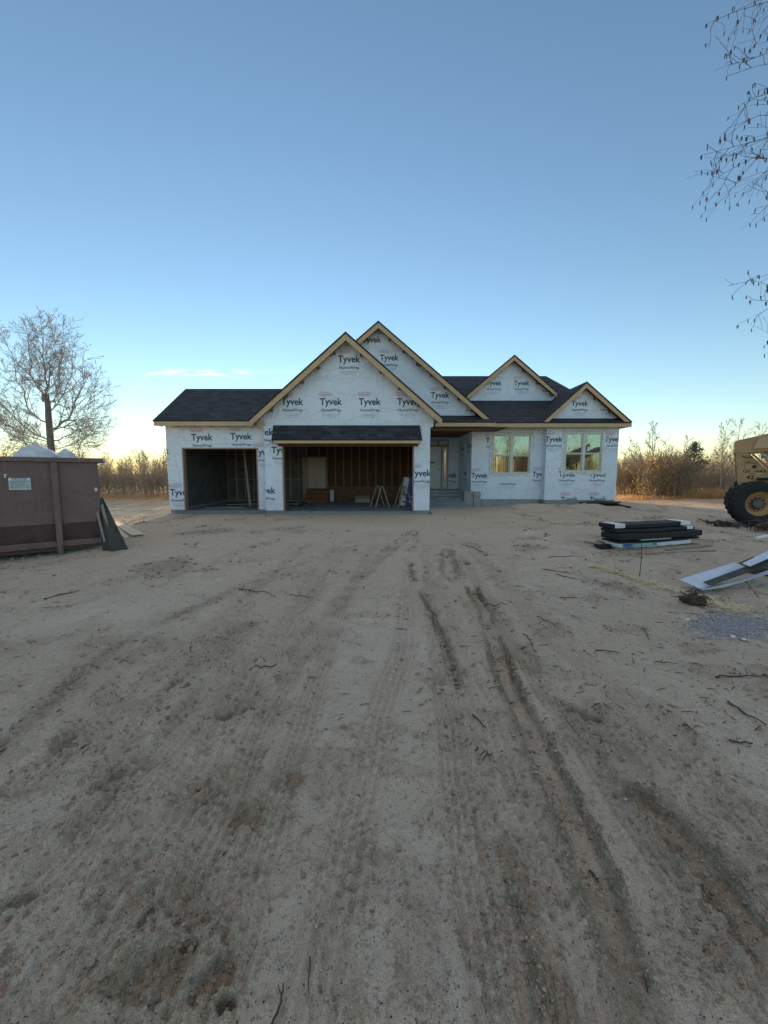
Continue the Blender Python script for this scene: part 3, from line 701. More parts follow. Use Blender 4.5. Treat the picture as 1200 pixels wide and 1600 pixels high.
# --- rakes and fascias (raw pine) with little lookout blocks under the overhang
def rakes(pk, l, r, h=.19, nlook=(2, 3), Yw=None, drop=.055):
    for e, s in ((l, -1), (r, 1)):
        d = (e - pk).normalized(); y0 = pk.y
        dz = Vector((0, 0, -1))
        a0 = pk + dz*(drop/abs(d.x)); a1 = e + d*-.02 + dz*(drop/abs(d.x))
        hh = h/abs(d.x)*.92
        b0 = a0 + dz*hh; b1 = a1 + dz*hh
        if s > 0: a0 = a0 + Vector((.003,0,0)); b0 = b0 + Vector((.003,0,0))
        # lower tip cut level
        pts = [a0, a1, Vector((a1.x - s*hh*abs(d.x)/abs(d.z)*.55, a1.y, a1.z-hh*.45)) if False else b1, b0]
        hb(MB().prism([Vector((p.x, y0, p.z)) for p in pts], (0, .038, 0)), 'rake_board', 'pine_x')
        if Yw:
            mbk = MB(); n = max(2, int((e-pk).length/0.75))
            for i in range(1, n+1):
                c = pk.lerp(e, (i-.25)/n); z = c.z - (drop+.10)/abs(d.x)
                mbk.box((c.x-.02, y0+.045, z-.09), (c.x+.025, Yw-.004, z-.0))
            mbk.prism([Vector((p.x, Yw-.05, p.z)) for p in (a0, a1, a1+dz*.09, a0+dz*.09)], (0, .045, 0))
            hb(mbk, 'lookout', 'pine_dark', each=True)
rakes(a_pk, a_l, a_r, .175, Yw=YA); rakes(b_pk, b_l, b_r, .175, Yw=YB); rakes(c_pk, c_l, c_r, .17, Yw=YC); rakes(d_pk, d_l, d_r, .16, Yw=YBUMP)
def fascia(x0, x1, y, ztop, h=.14, t=.04):
    hb(MB().box((x0, y, ztop-.05-h), (x1, y+t, ztop-.05)), 'fascia', 'pine_x')
fascia(e0.x+.03, a_l.x+.45, e0.y+.02, e0.z+.02, .155)
fascia(px(680, Y_PE), px(775, Y_PE, 660), Y_PE+.02, pez+.015, .15)
fascia(px(768, Y_E, 660), eR.x-.03, Y_E+.02, ez+.02, .17)
def tails(x0, x1, y0, y1, z, step=.61):
    mb = MB(); x = x0
    while x < x1: mb.box((x, y0, z-.12), (x+.04, y1, z-.02)); x += step
    hb(mb, 'rafter_tail', 'pine_dark', each=True)
tails(e0.x+.1, a_l.x+.3, e0.y+.065, YL-.004, e0.z-.05); tails(px(776, Y_E), eR.x-.1, Y_E+.065, YBUMP-.004, ez-.05)
fascia_side = MB().box((eR.x-.07, Y_E+.07, ez-.2), (eR.x-.03, 30.9, ez-.04)); hb(fascia_side, 'fascia', 'pine_x')
left_rake = MB()
left_rake.prism([(e0.x+.03, e0.y+.07, e0.z-.17), (e0.x+.03, e0.y+.07, e0.z-.03), (rdg.x+.03, 16.75, rdg.z-.06), (rdg.x+.03, 16.75, rdg.z-.2)], (.04, 0, 0))
hb(left_rake, 'rake_board', 'pine_x')

# --- right wing walls with window holes
W1 = (px(768.5, YR_), px(830, YR_), pz(741, YR_), pz(678, YR_))
W2 = (px(882, YBUMP), px(942, YBUMP), pz(738, YBUMP), pz(675, YBUMP))
BZ = 0.30
wall('front_wall', rect(WX0, WXJ+.1, BZ, ewall), [rect(*W1)], YR_, YR_+.15)
wall('front_wall', rect(WXJ, WX1, BZ-.01, ewall-.01), [rect(*W2)], YBUMP, YBUMP+.15)
hb(MB().box((WXJ, YBUMP+.152, BZ), (WXJ+.012, YR_-.002, ewall)), 'side_wall', 'wrap')
hb(MB().box((WX0, YR_+.152, .55), (WX0+.15, YDOOR+.1, ewall)), 'side_wall', 'wrap')
hb(MB().box((WX1-.15, YBUMP+.152, BZ), (WX1, 30, ewall)), 'side_wall', 'wrap')
# porch: door wall, ceiling joists, beam
D0, D1 = px(650, YDOOR), px(701, YDOOR)
dzb, dzt, tzt = pz(762, YDOOR), pz(698, YDOOR), pz(686.5, YDOOR)
wall('porch_wall', rect(A_X1-.1, WX0-.002, .55, ewall+.1), [rect(D0, D1, dzb-.06, tzt)], YDOOR, YDOOR+.15)
pj = MB(); yy = Y_PE+.3
while yy < YDOOR-.1: pj.box((A_X1+.01, yy, pez-.20), (WX0+.3 if yy < YR_-.1 else WX0-.01, yy+.045, pez-.05)); yy += .55
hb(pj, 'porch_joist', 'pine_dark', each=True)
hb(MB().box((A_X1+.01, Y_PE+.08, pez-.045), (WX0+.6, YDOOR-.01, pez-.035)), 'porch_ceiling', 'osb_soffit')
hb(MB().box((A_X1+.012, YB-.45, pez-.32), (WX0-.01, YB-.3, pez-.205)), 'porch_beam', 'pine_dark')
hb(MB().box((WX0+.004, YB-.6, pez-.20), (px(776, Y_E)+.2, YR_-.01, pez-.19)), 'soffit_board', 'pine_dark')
# --- entrance door set: slab, sidelight, transom
xs0, xs1 = px(691.5, YDOOR), px(700, YDOOR)
door = hb(MB().box((D0+.302, YDOOR+.03, dzb), (px(689.5, YDOOR), YDOOR+.075, dzt)), 'front_door', 'door_white')
dx0, dx1 = D0+.35, px(689.5, YDOOR)
pan = MB()
for (a, b, c, d) in ((.12,.44,.12,.50),(.56,.88,.12,.50),(.12,.44,.55,.80),(.56,.88,.55,.80),(.12,.88,.85,.94)):
    x0, x1 = dx0+(dx1-dx0)*a, dx0+(dx1-dx0)*b; z0, z1 = dzb+(dzt-dzb)*c, dzb+(dzt-dzb)*d
    for q in ((x0, x1, z0, z0+.02), (x0, x1, z1-.02, z1), (x0, x0+.02, z0+.021, z1-.021), (x1-.02, x1, z0+.021, z1-.021)):
        pan.box((q[0], YDOOR+.022, q[2]), (q[1], YDOOR+.029, q[3]))
hb(pan, 'door_moulding', 'door_white', door)
hb(MB().lathe([(0, -.04), (.028, -.035), (.032, -.01), (.012, .02), (.03, .03)], 12, Matrix.Translation((dx1-.09, YDOOR-.01, dzb+1.0)) @ Matrix.Rotation(R(90), 4, 'X')), 'door_knob', 'steel_dark', door)
st_ = MB().box((px(672, YDOOR)-.05, YDOOR+.018, pz(726, YDOOR)), (px(679.5, YDOOR), YDOOR+.021, pz(719, YDOOR))); hb(st_, 'door_sticker', 'white_paper', door)
st_ = MB().box((px(672, YDOOR)-.05, YDOOR+.016, pz(723.6, YDOOR)), (px(679, YDOOR), YDOOR+.0175, pz(721.7, YDOOR))); hb(st_, 'sticker_print', 'black_ink', door)
fr = MB()
def bar(x0, x1, z0, z1, y0=YDOOR+.0, y1=YDOOR+.10): fr.box((x0, y0, z0), (x1, y1, z1))
bar(D0+.003, D1-.003, tzt-.05, tzt-.003); bar(D0+.003, D1-.003, dzt+.003, dzt+.09); bar(D1-.05, D1-.003, dzb, dzt+.0); bar(dx1+.004, xs0-.0, dzb, dzt); bar(D0+.003, D0+.3, dzb, dzt)
bar(D1-.05, D1-.003, dzt+.093, tzt-.053); bar(px(683.5, YDOOR), px(686, YDOOR), dzt+.093, tzt-.053)
hb(fr, 'door_frame', 'door_grey', door)
hb(MB().box((D0, YDOOR-.05, dzb-.055), (D1, YDOOR+.12, dzb-.004)), 'door_sill', 'vinyl_white', door)
sl = MB().plate(rect(xs0+.003, D1-.053, dzb+.01, dzt-.01), [rect(xs0+.07, D1-.12, pz(752, YDOOR), pz(702, YDOOR))], YDOOR+.03, YDOOR+.07)
sl = hb(sl, 'sidelight', 'door_white')
hb(MB().box((xs0+.068, YDOOR+.048, pz(752.2, YDOOR)), (D1-.118, YDOOR+.054, pz(701.8, YDOOR))), 'pane', 'glass_clear', sl)
tr = MB().plate(rect(D0+.05, D1-.055, dzt+.095, tzt-.055), [rect(px(687, YDOOR), D1-.10, dzt+.13, tzt-.09)], YDOOR+.03, YDOOR+.07); tr = hb(tr, 'transom', 'vinyl')
hb(MB().box((px(687, YDOOR)-.01, YDOOR+.045, dzt+.12), (D1-.09, YDOOR+.055, tzt-.08)), 'pane', 'white_paper', tr)

# --- twin double-hung windows
def window(W, Yw, shut_low):
    x0, x1, z0, z1 = W; t = .055; xm = (x0+x1)/2; zm = z0 + (z1-z0)*.475
    fr = MB().plate(rect(x0+.003, x1-.003, z0+.003, z1-.003), [rect(x0+t, xm-t*.75, z0+t, z1-t), rect(xm+t*.75, x1-t, z0+t, z1-t)], Yw-.025, Yw+.09)
    w = hb(fr, 'window', 'vinyl_white')
    for a, b in ((x0+t, xm-t*.75), (xm+t*.75, x1-t)):
        for c, d, yy, nm in ((z0+t, zm, Yw+.035, 'lower_sash'), (zm-.03, z1-t, Yw+.0, 'upper_sash')):
            s = .055
            hb(MB().plate(rect(a+.002, b-.002, c+.002, d-.002), [rect(a+s, b-s, c+s, d-s)], yy, yy+.03), nm, 'vinyl', w)
            hb(MB().box((a+s-.004, yy+.012, c+s-.004), (b-s+.004, yy+.017, d-s+.004)), 'pane', 'glass_low' if nm == 'lower_sash' and not shut_low else 'glass', w)
        hb(MB().box((a+.12, Yw-.003, zm+.10), (a+.22, Yw-.001, zm+.30)), 'pane_sticker', 'white_paper', w)
    # crinkled flashing tape, wider and ragged at the sides
    rg = random.Random(int(x0*100)); tp = MB()
    def strip(p0, p1, wdt, horiz):
        n = 26; L = []
        for i in range(n+1):
            f = i/n; j = rg.uniform(-.018, .018); w2 = wdt*rg.uniform(.8, 1.25); o = rg.uniform(-.012, .012)
            if horiz: L.append(((p0[0]+(p1[0]-p0[0])*f, p0[1]+o-w2/2), (p0[0]+(p1[0]-p0[0])*f, p0[1]+o+w2/2)))
            else: L.append(((p0[0]+o-w2/2, p0[1]+(p1[1]-p0[1])*f), (p0[0]+o+w2/2, p0[1]+(p1[1]-p0[1])*f)))
        vs = []; fs = []
        for a, b in L:
            m_ = ((a[0]+b[0])/2, (a[1]+b[1])/2)
            vs += [(a[0], Yw-.004, a[1]), (m_[0], Yw-.012-rg.random()*.022, m_[1]), (b[0], Yw-.004, b[1])]
        for i in range(n):
            fs += [(3*i, 3*i+1, 3*i+4, 3*i+3), (3*i+1, 3*i+2, 3*i+5, 3*i+4)]
        tp.add(vs, fs)
    strip((x0-.065, z0-.12), (x0-.065, z1+.18), .13, False); strip((x1+.065, z0-.12), (x1+.065, z1+.2), .13, False)
    strip((x0-.05, z0-.05), (x1+.05, z0-.05), .09, True); strip((x0, z1+.03), (x1, z1+.03), .05, True)
    o = hb(tp, 'flashing_tape', 'foil', w)
    return w
window(W1, YR_, False); window(W2, YBUMP, True)

# --- rooms behind the windows: floor, stud partition, open back framing
hb(MB().box((WX0+.16, YR_+.2, .45), (WX1-.2, YDOOR+.16, .62)).box((A_X1+.15, YDOOR+.165, .45), (WX1-.2, 29.5, .62)), 'floor_deck', 'osb_soffit', each=True)
hb(MB().box((WX0+.16, YR_+.2, ewall-.0), (WX1-.2, YDOOR+.16, ewall+.03)).box((A_X1+.15, YDOOR+.165, ewall-.0), (WX1-.2, 29.6, ewall+.03)), 'ceiling_panel', 'osb_soffit', each=True)
hb(MB().box((A_X1+.15, 24.5, .62), (3.0, 24.6, ewall)), 'inner_partition', 'osb')  # unseen stub added to keep sun from shining through the sidelight
pt = MB()
for i in range(12):
    x = WX0 + .35 + i*.41
    if x < WXJ-.1: pt.box((x, 20.4, .62), (x+.045, 20.5, ewall-.02))
for yy in np.arange(YR_+.4, 29, .41): pt.box((WX0+.16, yy, .62), (WX0+.25, yy+.04, ewall-.02)); pt.box((WX1-.25, yy, .62), (WX1-.16, yy+.04, ewall-.02)); pt.box((WXJ-.1, yy, .62), (WXJ, yy+.04, ewall-.02))
for xx in np.arange(A_X1+.3, WX1-.3, .41): pt.box((xx, 23.6, .62), (xx+.04, 23.7, ewall-.02))
hb(pt, 'stud', 'pine_z', each=True)
hb(MB().box((WXJ+.01, YR_+.3, .62), (WXJ+.03, 23.5, ewall-.02)), 'inner_partition', 'pine_dark')
hb(MB().box((WXJ+.05, 20.6, .62), (WX1-.3, 20.62, ewall-.02)), 'inner_partition', 'pine_dark')
bw = MB(); 
bw.plate(rect(A_X1+.1, WX1-.16, .3, ewall), [rect(2.6, 4.9, .7, 3.35), rect(5.3, 6.6, .9, 3.3), rect(7.6, 9.0, 1.2, 3.2)], 29.6, 29.75)
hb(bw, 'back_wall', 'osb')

hb(MB().box((A_X1+.02, YDOOR+.16, .3), (A_X1+.14, 29.58, ewall+.3)), 'side_wall', 'osb')  # unseen wall added to block low sun leaking past the porch door
# --- stoop: landing, steps, block pier, all under wrinkled plastic film
so = MB(); sz = pz(764.5, YDOOR-.3)
so.box((A_X1+.01, YDOOR-1.5, -.3), (WX0+.0, YDOOR-.06, .66)); so.box((A_X1+.01, YDOOR-2.0, -.3), (WX0-.004, YDOOR-1.504, .5)); so.box((A_X1+.01, YDOOR-2.6, -.3), (WX0-.004, YDOOR-2.004, .32))
hb(so, 'stoop_step', 'concrete', each=True)
bp = MB(); bx0, bx1 = px(727, YR_-.25), px(752.5, YR_-.3); bt = pz(768, YR_-.25)
bp.box((bx0, YR_-.26, -.4), (px(741.5, YR_-.25), YR_+.0-.004, bt)); bp.box((px(741.5, YR_-.25)+.006, YR_-.32, -.4), (bx1, YR_-.006, bt-.01)); hb(bp, 'stoop_pier', 'concrete', each=True, bevel=.008)
fm = []; ff = []; nx_, ny_ = 46, 34
for jy in range(ny_+1):
    for ix in range(nx_+1):
        fx, fy = ix/nx_, jy/ny_
        x = A_X1+.02 + (bx0+.05-A_X1)*fx; y = 17.25 + 1.5*fy + .10*math.sin(fx*5)
        base = -.10 if fy < .12 else (-.10 + (fy-.12)/.55*.45 if fy < .67 else .35)
        base = max(base, .335 if y > YDOOR-2.62 else -9)
        w = .055*float(perlin(np.array([fx*5.1+fy*2.2]), np.array([fy*4.2]))[0]) + .05*abs(float(perlin(np.array([fx*11-fy*7]), np.array([fy*9+fx*4]))[0]))
        fm.append((x - HO.x, y - HO.y, base + w + .03)); 
for jy in range(ny_):
    for ix in range(nx_):
        a = jy*(nx_+1)+ix; ff.append((a, a+1, a+nx_+2, a+nx_+1))
mesh_obj('plastic_cover', fm, ff, M['film'], house, True)

# --- printing on the wrap (flat print, clipped where the sheet ends)
_glyph = {}
def glyphs(txt, bold=0.0):
    key = (txt, bold)
    if key not in _glyph:
        c = bpy.data.curves.new('t', 'FONT'); c.body = txt; c.size = 1.0; c.offset = bold; c.resolution_u = 3; c.fill_mode = 'FRONT'
        o = bpy.data.objects.new('t', c); COL.objects.link(o); bpy.context.view_layer.update()
        e = o.evaluated_get(bpy.context.evaluated_depsgraph_get()); me_ = e.to_mesh()
        vs = [(v.co.x, v.co.y) for v in me_.vertices]; fs = [tuple(p.vertices) for p in me_.polygons]
        e.to_mesh_clear(); bpy.data.objects.remove(o); bpy.data.curves.remove(c)
        x0 = min(v[0] for v in vs); x1 = max(v[0] for v in vs)
        _glyph[key] = ([(a-x0, b) for a, b in vs], fs, x1-x0)
    return _glyph[key]
def text2d(mb2, txt, x, y, width, bold=0.0, xs=1.0, h=None):
    vs, fs, w = glyphs(txt, bold); k = width/w; ky = k if h is None else h
    n = len(mb2[0]); mb2[0].extend((x + a*k, y + b*ky) for a, b in vs); mb2[1].extend(tuple(i+n for i in f_) for f_ in fs)
def rect2d(mb2, x0, x1, y0, y1):
    n = len(mb2[0]); mb2[0].extend([(x0,y0),(x1,y0),(x1,y1),(x0,y1)]); mb2[1].append((n,n+1,n+2,n+3))
TW = 0.80                                          # width of the big word
def stamp(x, z, layers, W=TW, head=True, low=True, word=True):
    ink, pale, red = layers; k = W/.80
    if word: text2d(ink, 'Tyvek', x, z, W, .022, h=.335*k)
    if low:
        text2d(ink, 'HomeWrap.', x+.045*k, z-.235*k, .74*k, .012)
        for i, (a, b, t_) in enumerate(((.08,.66,'Next Generation Home Protection'), (.15,.50,'For installation see guide'), (.24,.32,'Made to breathe'))):
            text2d(pale, t_, x+a*k, z-(.335+.058*i)*k, b*k)
    if head:
        text2d(red, 'DUPONT', x+.03*k, z+.335*k, .34*k, .01)
        n = len(red[0]); seg = 20                      # thin oval ring round it
        for i in range(seg):
            w = 2*math.pi*i/seg; red[0].extend([(x+.20*k+.25*k*math.cos(w), z+.375*k+.078*k*math.sin(w)), (x+.20*k+.235*k*math.cos(w), z+.375*k+.066*k*math.sin(w))])
        for i in range(seg): j_ = (i+1) % seg; red[1].append((n+2*i, n+2*j_, n+2*j_+1, n+2*i+1))
def print_on(stamps, Yw, clips, W=TW, axis='x'):
    """each printed mark is one flat mesh with its three inks, clipped where its sheet ends"""
    for s_ in stamps:
        layers = [([], []) for _ in range(3)]
        u, v = s_[0], s_[1]; kw = s_[2] if len(s_) > 2 else {}
        if axis == 'x': p = P(u, v, Yw); stamp(p.x, p.z, layers, W, **kw)
        else: stamp(u, v, layers, W, **kw)
        bm = bmesh.new()
        for mi, (vs, fs) in enumerate(layers):
            if not vs: continue
            for clip in clips:
                if max(a for a, b in vs) < min(c[0] for c in clip) or min(a for a, b in vs) > max(c[0] for c in clip): continue
                b2 = bmesh.new(); bv = [b2.verts.new((a, 0, b)) for a, b in vs]
                for f_ in fs:
                    try: b2.faces.new([bv[i] for i in f_]).material_index = mi
                    except ValueError: pass
                n = len(clip)
                for i in range(n):
                    a, b = Vector((clip[i][0], 0, clip[i][1])), Vector((clip[(i+1)%n][0], 0, clip[(i+1)%n][1])); d = b-a
                    bmesh.ops.bisect_plane(b2, geom=b2.verts[:]+b2.edges[:]+b2.faces[:], plane_co=a, plane_no=(d.z, 0, -d.x), clear_outer=True)
                tmp = bpy.data.meshes.new('tmp'); b2.to_mesh(tmp); b2.free(); bm.from_mesh(tmp); bpy.data.meshes.remove(tmp)
        for v_ in bm.verts:
            if axis == 'x': v_.co.y = Yw - .005; v_.co -= HO
            else: a = v_.co.x; v_.co = Vector((axis[0] - .005, -a, v_.co.z)) - HO
        me_ = bpy.data.meshes.new('wrap_print'); bm.to_mesh(me_); bm.free()
        if not len(me_.polygons): continue
        for m in ('ink', 'ink_pale', 'ink_red'): me_.materials.append(M[m])
        o = bpy.data.objects.new('wrap_print', me_); COL.objects.link(o); o.parent = house
A_top = [(AXW0+.02, 3.32), (AXW1-.02, 3.32), (AXW1-.02, under(AXW1-.02)-.1), (a_pk.x, a_pk.z-.32), (AXW0+.02, under(AXW0+.02)-.1)]
c1 = [(AXW0+.01, zr+.06), (AXW1-.01, zr+.06), (AXW1-.01, under(AXW1)-.06), (a_pk.x, a_pk.z-.2), (AXW0+.01, under(AXW0)-.06)]
print_on([(439.5,632.5),(500,632.5),(560.5,632.5),(620.5,632.5),(528,566),(468,566),(589,566),(378,632.5)], YA, [c1])
print_on([(393,680),(424,708),(397,771)], YA, [rect(A_X0+.004, A_OP[0]-.004, .16, zr)])
print_on([(640,744),(620,700,dict(head=False,low=False,word=False))], YA, [rect(A_OP[1]+.004, A_X1-.004, .16, zr)])
print_on([(299,688),(360,686.5),(231,709),(396,711)], YL, [rect(LX0+.004, LX1-.01, L_OP[2]+.01, zl), rect(L_OP[1]+.004, LX1-.01, .16, L_OP[2]+.01), rect(LX0+.004, L_OP[0]-.004, .16, L_OP[2]+.01)])
print_on([(266,774)], YL, [rect(LX0+.004, L_OP[0]-.004, .16, L_OP[2]+.01)])
gB = [(a, b) for a, b in g_B]
print_on([(593.5,563),(673,621.5),(648,564),(566,535,dict(low=False,head=False)),(727,634)], YB, [gB])
print_on([(777.5-18,602),(803,602),(846,605)], YC, [g_C], TW*.98)
print_on([(892.5,634),(937,634)], YBUMP, [g_D], .76)
no1 = [rect(WX0+.003, WXJ-.003, BZ, W1[2]-.1), rect(WX0+.003, W1[0]-.1, W1[2]-.1, ewall-.05), rect(W1[1]+.1, WXJ-.003, W1[2]-.1, ewall-.05)]
print_on([(736,746.5),(781,750,dict(head=False,word=False)),(831.5,744.5),(759,692),(807,692),(712,794,dict(low=False)),(800,795,dict(low=False,word=False))], YR_, no1, .78)
no2 = [rect(WXJ+.003, WX1-.003, BZ, W2[2]-.1), rect(WXJ+.003, W2[0]-.1, W2[2]-.1, ewall-.05), rect(W2[1]+.1, WX1-.003, W2[2]-.1, ewall-.05)]
print_on([(852,690),(944.5,690),(872.5,744.5),(920,744.5),(876,784,dict(low=False)),(921,784,dict(low=False))], YBUMP, no2, .78)
print_on([(688,746)], YDOOR, [rect(D1+.02, WX0-.01, .6, ewall)], .9)
print_on([(-(YR_+1.0), 2.72), (-(YR_+2.55), 2.68), (-(YR_+1.75), 1.42)], 0, [rect(-(YDOOR-.02), -(YR_+.16), .6, ewall)], .8, (WX0,))
# ---------------------------------------------------------------- things inside the garages
def local(name, loc, label, cat, group=None, rz=0.0): return empty(name, loc, label, cat, group, rz)
# wooden steps up to the inner door
q0, q1 = P(476, 766, 18.4), P(512, 766, 18.4)
t = empty('wooden_steps', ((q0.x+q1.x)/2, 18.9, SLABZ), 'reddish brown wooden steps below the inner door at the back of the garage', 'steps')
w2 = (q1.x-q0.x)/2
for i, (h, y0) in enumerate(((.22, -.75), (.42, -.45), (.62, -.15))):
    MB().box((-w2, y0+.01, 0), (w2, y0+.035, h-.03)).build('riser', M['red_wood'], t)
    MB().box((-w2-.01, y0-.02, h-.03), (w2+.01, y0+.31 if i < 2 else .62, h)).build('tread', M['red_wood'], t)
for sx in (-1, 1): MB().prism([(sx*(w2-.03), -.72, 0), (sx*(w2-.03), .6, 0), (sx*(w2-.03), .6, .59), (sx*(w2-.03), -.13, .59), (sx*(w2-.03), -.13, .39), (sx*(w2-.03), -.43, .39), (sx*(w2-.03), -.43, .19), (sx*(w2-.03), -.72, .19)], (-.03*sx, 0, 0)).build('side_panel', M['red_wood'], t)
# pale board standing beside the steps
b = P(517, 784, 19.3)
o = MB().box((-.14, -.02, 0), (.14, .0, .58), Matrix.Rotation(R(-6), 3, 'X')).build('foam_board', M['door_white'], loc=(b.x, 19.35, SLABZ)); tag(o, 'short pale grey board standing against the back wall right of the wooden steps', 'board')
# open carton
b = P(567, 783, 18.9)
t = empty('carton', (b.x, 18.9, SLABZ), 'low brown carton on the floor at the back of the wide garage', 'carton')
bx = MB(); bx.box((-.36,-.22,0),(.36,-.21,.30)); bx.box((-.36,.21,0),(.36,.22,.30)); bx.box((-.36,-.209,0),(-.35,.209,.30)); bx.box((.35,-.209,0),(.36,.209,.30)); bx.box((-.349,-.209,0.003),(.349,.209,.012))
bx.build('carton_walls', M['plank'], t)
fl = MB(); fl.beam((-.36,-.225,.30), (-.36,-.34,.26), .002, .01); fl.box((-.355,-.36,.27),(.355,-.225,.276), Matrix.Rotation(R(12),3,'X'), (0,-.22,.3)); fl.build('flap', M['plank'], t)
# two folding sawhorses, copied
def sawhorse():
    t = empty('sawhorse', (0,0,0), 'folding sawhorse standing open on the garage floor nearer the middle of the opening', 'sawhorse', 'sawhorses in the wide garage', 0)
    for sy in (0, 1):
        for sx in (-1, 1):
            MB().beam((sx*.30, sy*.85-.05*(1-2*sy), 0), (sx*.045, sy*.85, .84), .035, .045, (0,1,0)).build('leg', M['plank'], t)
    MB().box((-.03, -.05, .845), (.03, .9, .885)).build('top_bar', M['plank'], t)
    for sy in (0, 1): MB().beam((-.14, sy*.85+.02, .53), (.14, sy*.85+.02, .53), .03, .05, (0,1,0)).build('cross_brace', M['steel_dark'], t)
    return t
saw = sawhorse(); g = P(597, 794, 15.7); saw.location = (g.x, 15.7, SLABZ); saw.rotation_euler = (0,0,R(14))
s2 = saw.copy(); COL.objects.link(s2); g = P(633, 793, 15.8); s2.location = (g.x, 15.8, SLABZ); s2.rotation_euler = (0,0,R(8))
s2['label'] = 'folding sawhorse standing beside the leaning blue striped packs'
for ch in list(saw.children): c = ch.copy(); COL.objects.link(c); c.parent = s2
# leaning packs (striped plastic)
rg = random.Random(3)
for i, (u0, c, lab) in enumerate(((627, 'white_paper', 'pale wrapped pack leaning at the garage side wall, leftmost of the leaning packs'), (637, 'blue', 'blue wrapped pack leaning between the pale pack and the one by the door jamb'), (650, 'blue', 'blue striped wrapped pack leaning closest to the garage door jamb'))):
    b = P(u0, 788, 17.2); t = empty('wrapped_pack', (min(b.x, 1.30), 17.0-i*.22, SLABZ), lab, 'wrapped pack', 'packs leaning by the garage side wall', R(8))
    rot = Matrix.Rotation(R(10-4*i), 3, 'Y')
    MB().box((-.10,-.25,0), (.12,.25,1.25), rot).build('wrapping', M[c], t, bevel=.02)
    sm = MB()
    for k in range(5): sm.box((-.105+.0*k,-.253-.002, .15+.22*k), (.123,-.2515, .21+.22*k), rot @ Matrix.Rotation(R(18),3,'Y'))
    sm.build('stripe', M['white_paper'] if c == 'blue' else M['blue'], t)
# pile of scraps on the floor, leaning stud, loose planks
b = P(466, 792, 16.6)
t = empty('scrap_heap', (b.x, 16.6, SLABZ), 'small heap of tools and offcuts on the left of the wide garage floor', 'heap')
mb = MB(); mb2_ = MB()
for i in range(22):
    a = rg.uniform(0, 3.1); c = Vector((rg.uniform(-.5,.5), rg.uniform(-.3,.3), rg.uniform(.02,.12))); d = Vector((math.cos(a), math.sin(a), rg.uniform(-.1,.1)))*rg.uniform(.08,.3)
    (mb if i % 3 else mb2_).beam(c-d, c+d, rg.uniform(.03,.09), rg.uniform(.02,.07))
mb.build('dark_offcuts', M['steel_dark'], t); mb2_.build('pale_offcuts', M['plank'], t)
a, b = P(391, 787, 16.3), P(381, 704, 17.2)
o = MB().beam(Vector((0,0,0)), Vector((b.x-a.x, .9, b.z-SLABZ)), .09, .04, (0,1,0)).build('leaning_stud', M['plank'], loc=(a.x, 16.3, SLABZ+.02)); tag(o, 'long wooden stud leaning upright inside the narrow left garage bay', 'stud')
for i, (u, v, L, ang, lab) in enumerate(((352, 793, .75, 6, 'pale board lying flat on the floor of the narrow garage bay, lower left one'), (376, 790, .7, 24, 'grey board lying crossed behind the other on the floor of the narrow garage bay'))):
    g = G(u, v, .12); o = MB().box((-L, -.08, 0), (L, .08, .03)).build('loose_board', M['plank'], loc=(g.x, min(max(g.y, 15.2), 17)+i*.4, SLABZ+.005+.035*i)); o.rotation_euler = (0, 0, R(ang)); tag(o, lab, 'board')

# ---------------------------------------------------------------- roll-off dumpster at the left
DA = R(40); ux = Vector((math.cos(DA), math.sin(DA), 0))                 # along its long side, towards the right end
corner = Vector((-5.86, 7.95, 0)); L = 6.2; H0, H1 = .26, 1.80; WD = 2.3
dmp = empty('dumpster', corner - ux*(L/2) + Vector((0,0,-.08)), 'large dull maroon roll-off dumpster filled above the rim at the left edge of the yard', 'dumpster', None, DA)
def mk_maroon():
    t = NT('maroon_paint'); v = t.coord(); 
    n = t.noise(v, 1.2, 5, 0.6); st = t.noise(t.coord((4, 4, 0.5)), 3, 5, 0.7)
    c = t.mix(t.mr(n, .35, .65), (0.158, 0.096, 0.092), (0.195, 0.122, 0.116))
    c = t.mix(t.mr(st, .55, .72, 0, .55), c, (0.26, 0.21, 0.20)); c = t.mix(t.mr(t.noise(v, 9, 6, .7), .62, .70, 0, .5), c, (0.10, 0.055, 0.04))
    t.col(c); t.rough(.62); t.bump(t.noise(v, 1.6, 4, .6), .7, .12); return t.m
M['maroon'] = mk_maroon(); M['maroon_dark'] = plain('maroon_lower', (0.095, 0.062, 0.062), .7, 0, 4, .3, .2, 30)
h = L/2
MB().box((-h, 0, .60), (h-.02, .05, H1)).build('side_panel', M['maroon'], dmp, bevel=.006)
MB().prism([(-h, .0, .60), (-h, .05, .60), (-h, .14, H0), (-h, .09, H0)], (L-.03, 0, 0)).build('lower_panel', M['maroon_dark'], dmp)
MB().box((-h, WD-.05, H0), (h-.02, WD, H1)).build('side_panel', M['maroon'], dmp)
MB().box((h-.06, .055, H0), (h-.012, WD-.055, H1)).build('end_panel', M['maroon'], dmp); MB().box((-h, .055, H0), (-h+.05, WD-.055, H1)).build('end_panel', M['maroon'], dmp)
MB().box((-h+.06, .15, H0), (h-.07, WD-.06, H0+.04)).build('floor_plate', M['maroon_dark'], dmp)
rim = MB(); rim.box((-h-.02, -.05, H1), (h+.12, .07, H1+.09)); rim.box((-h-.02, WD-.07, H1), (h+.12, WD+.05, H1+.09)); rim.box((h-.05, .074, H1), (h+.06, WD-.074, H1+.09)); rim.box((-h-.02, .074, H1), (-h+.1, WD-.074, H1+.09)); rim.build('top_rail', M['maroon'], dmp, bevel=.012)
for sy in (.28, WD-.5): MB().box((-h, sy, .02), (h+.05, sy+.14, H0-.004)).build('skid_rail', M['maroon'], dmp)
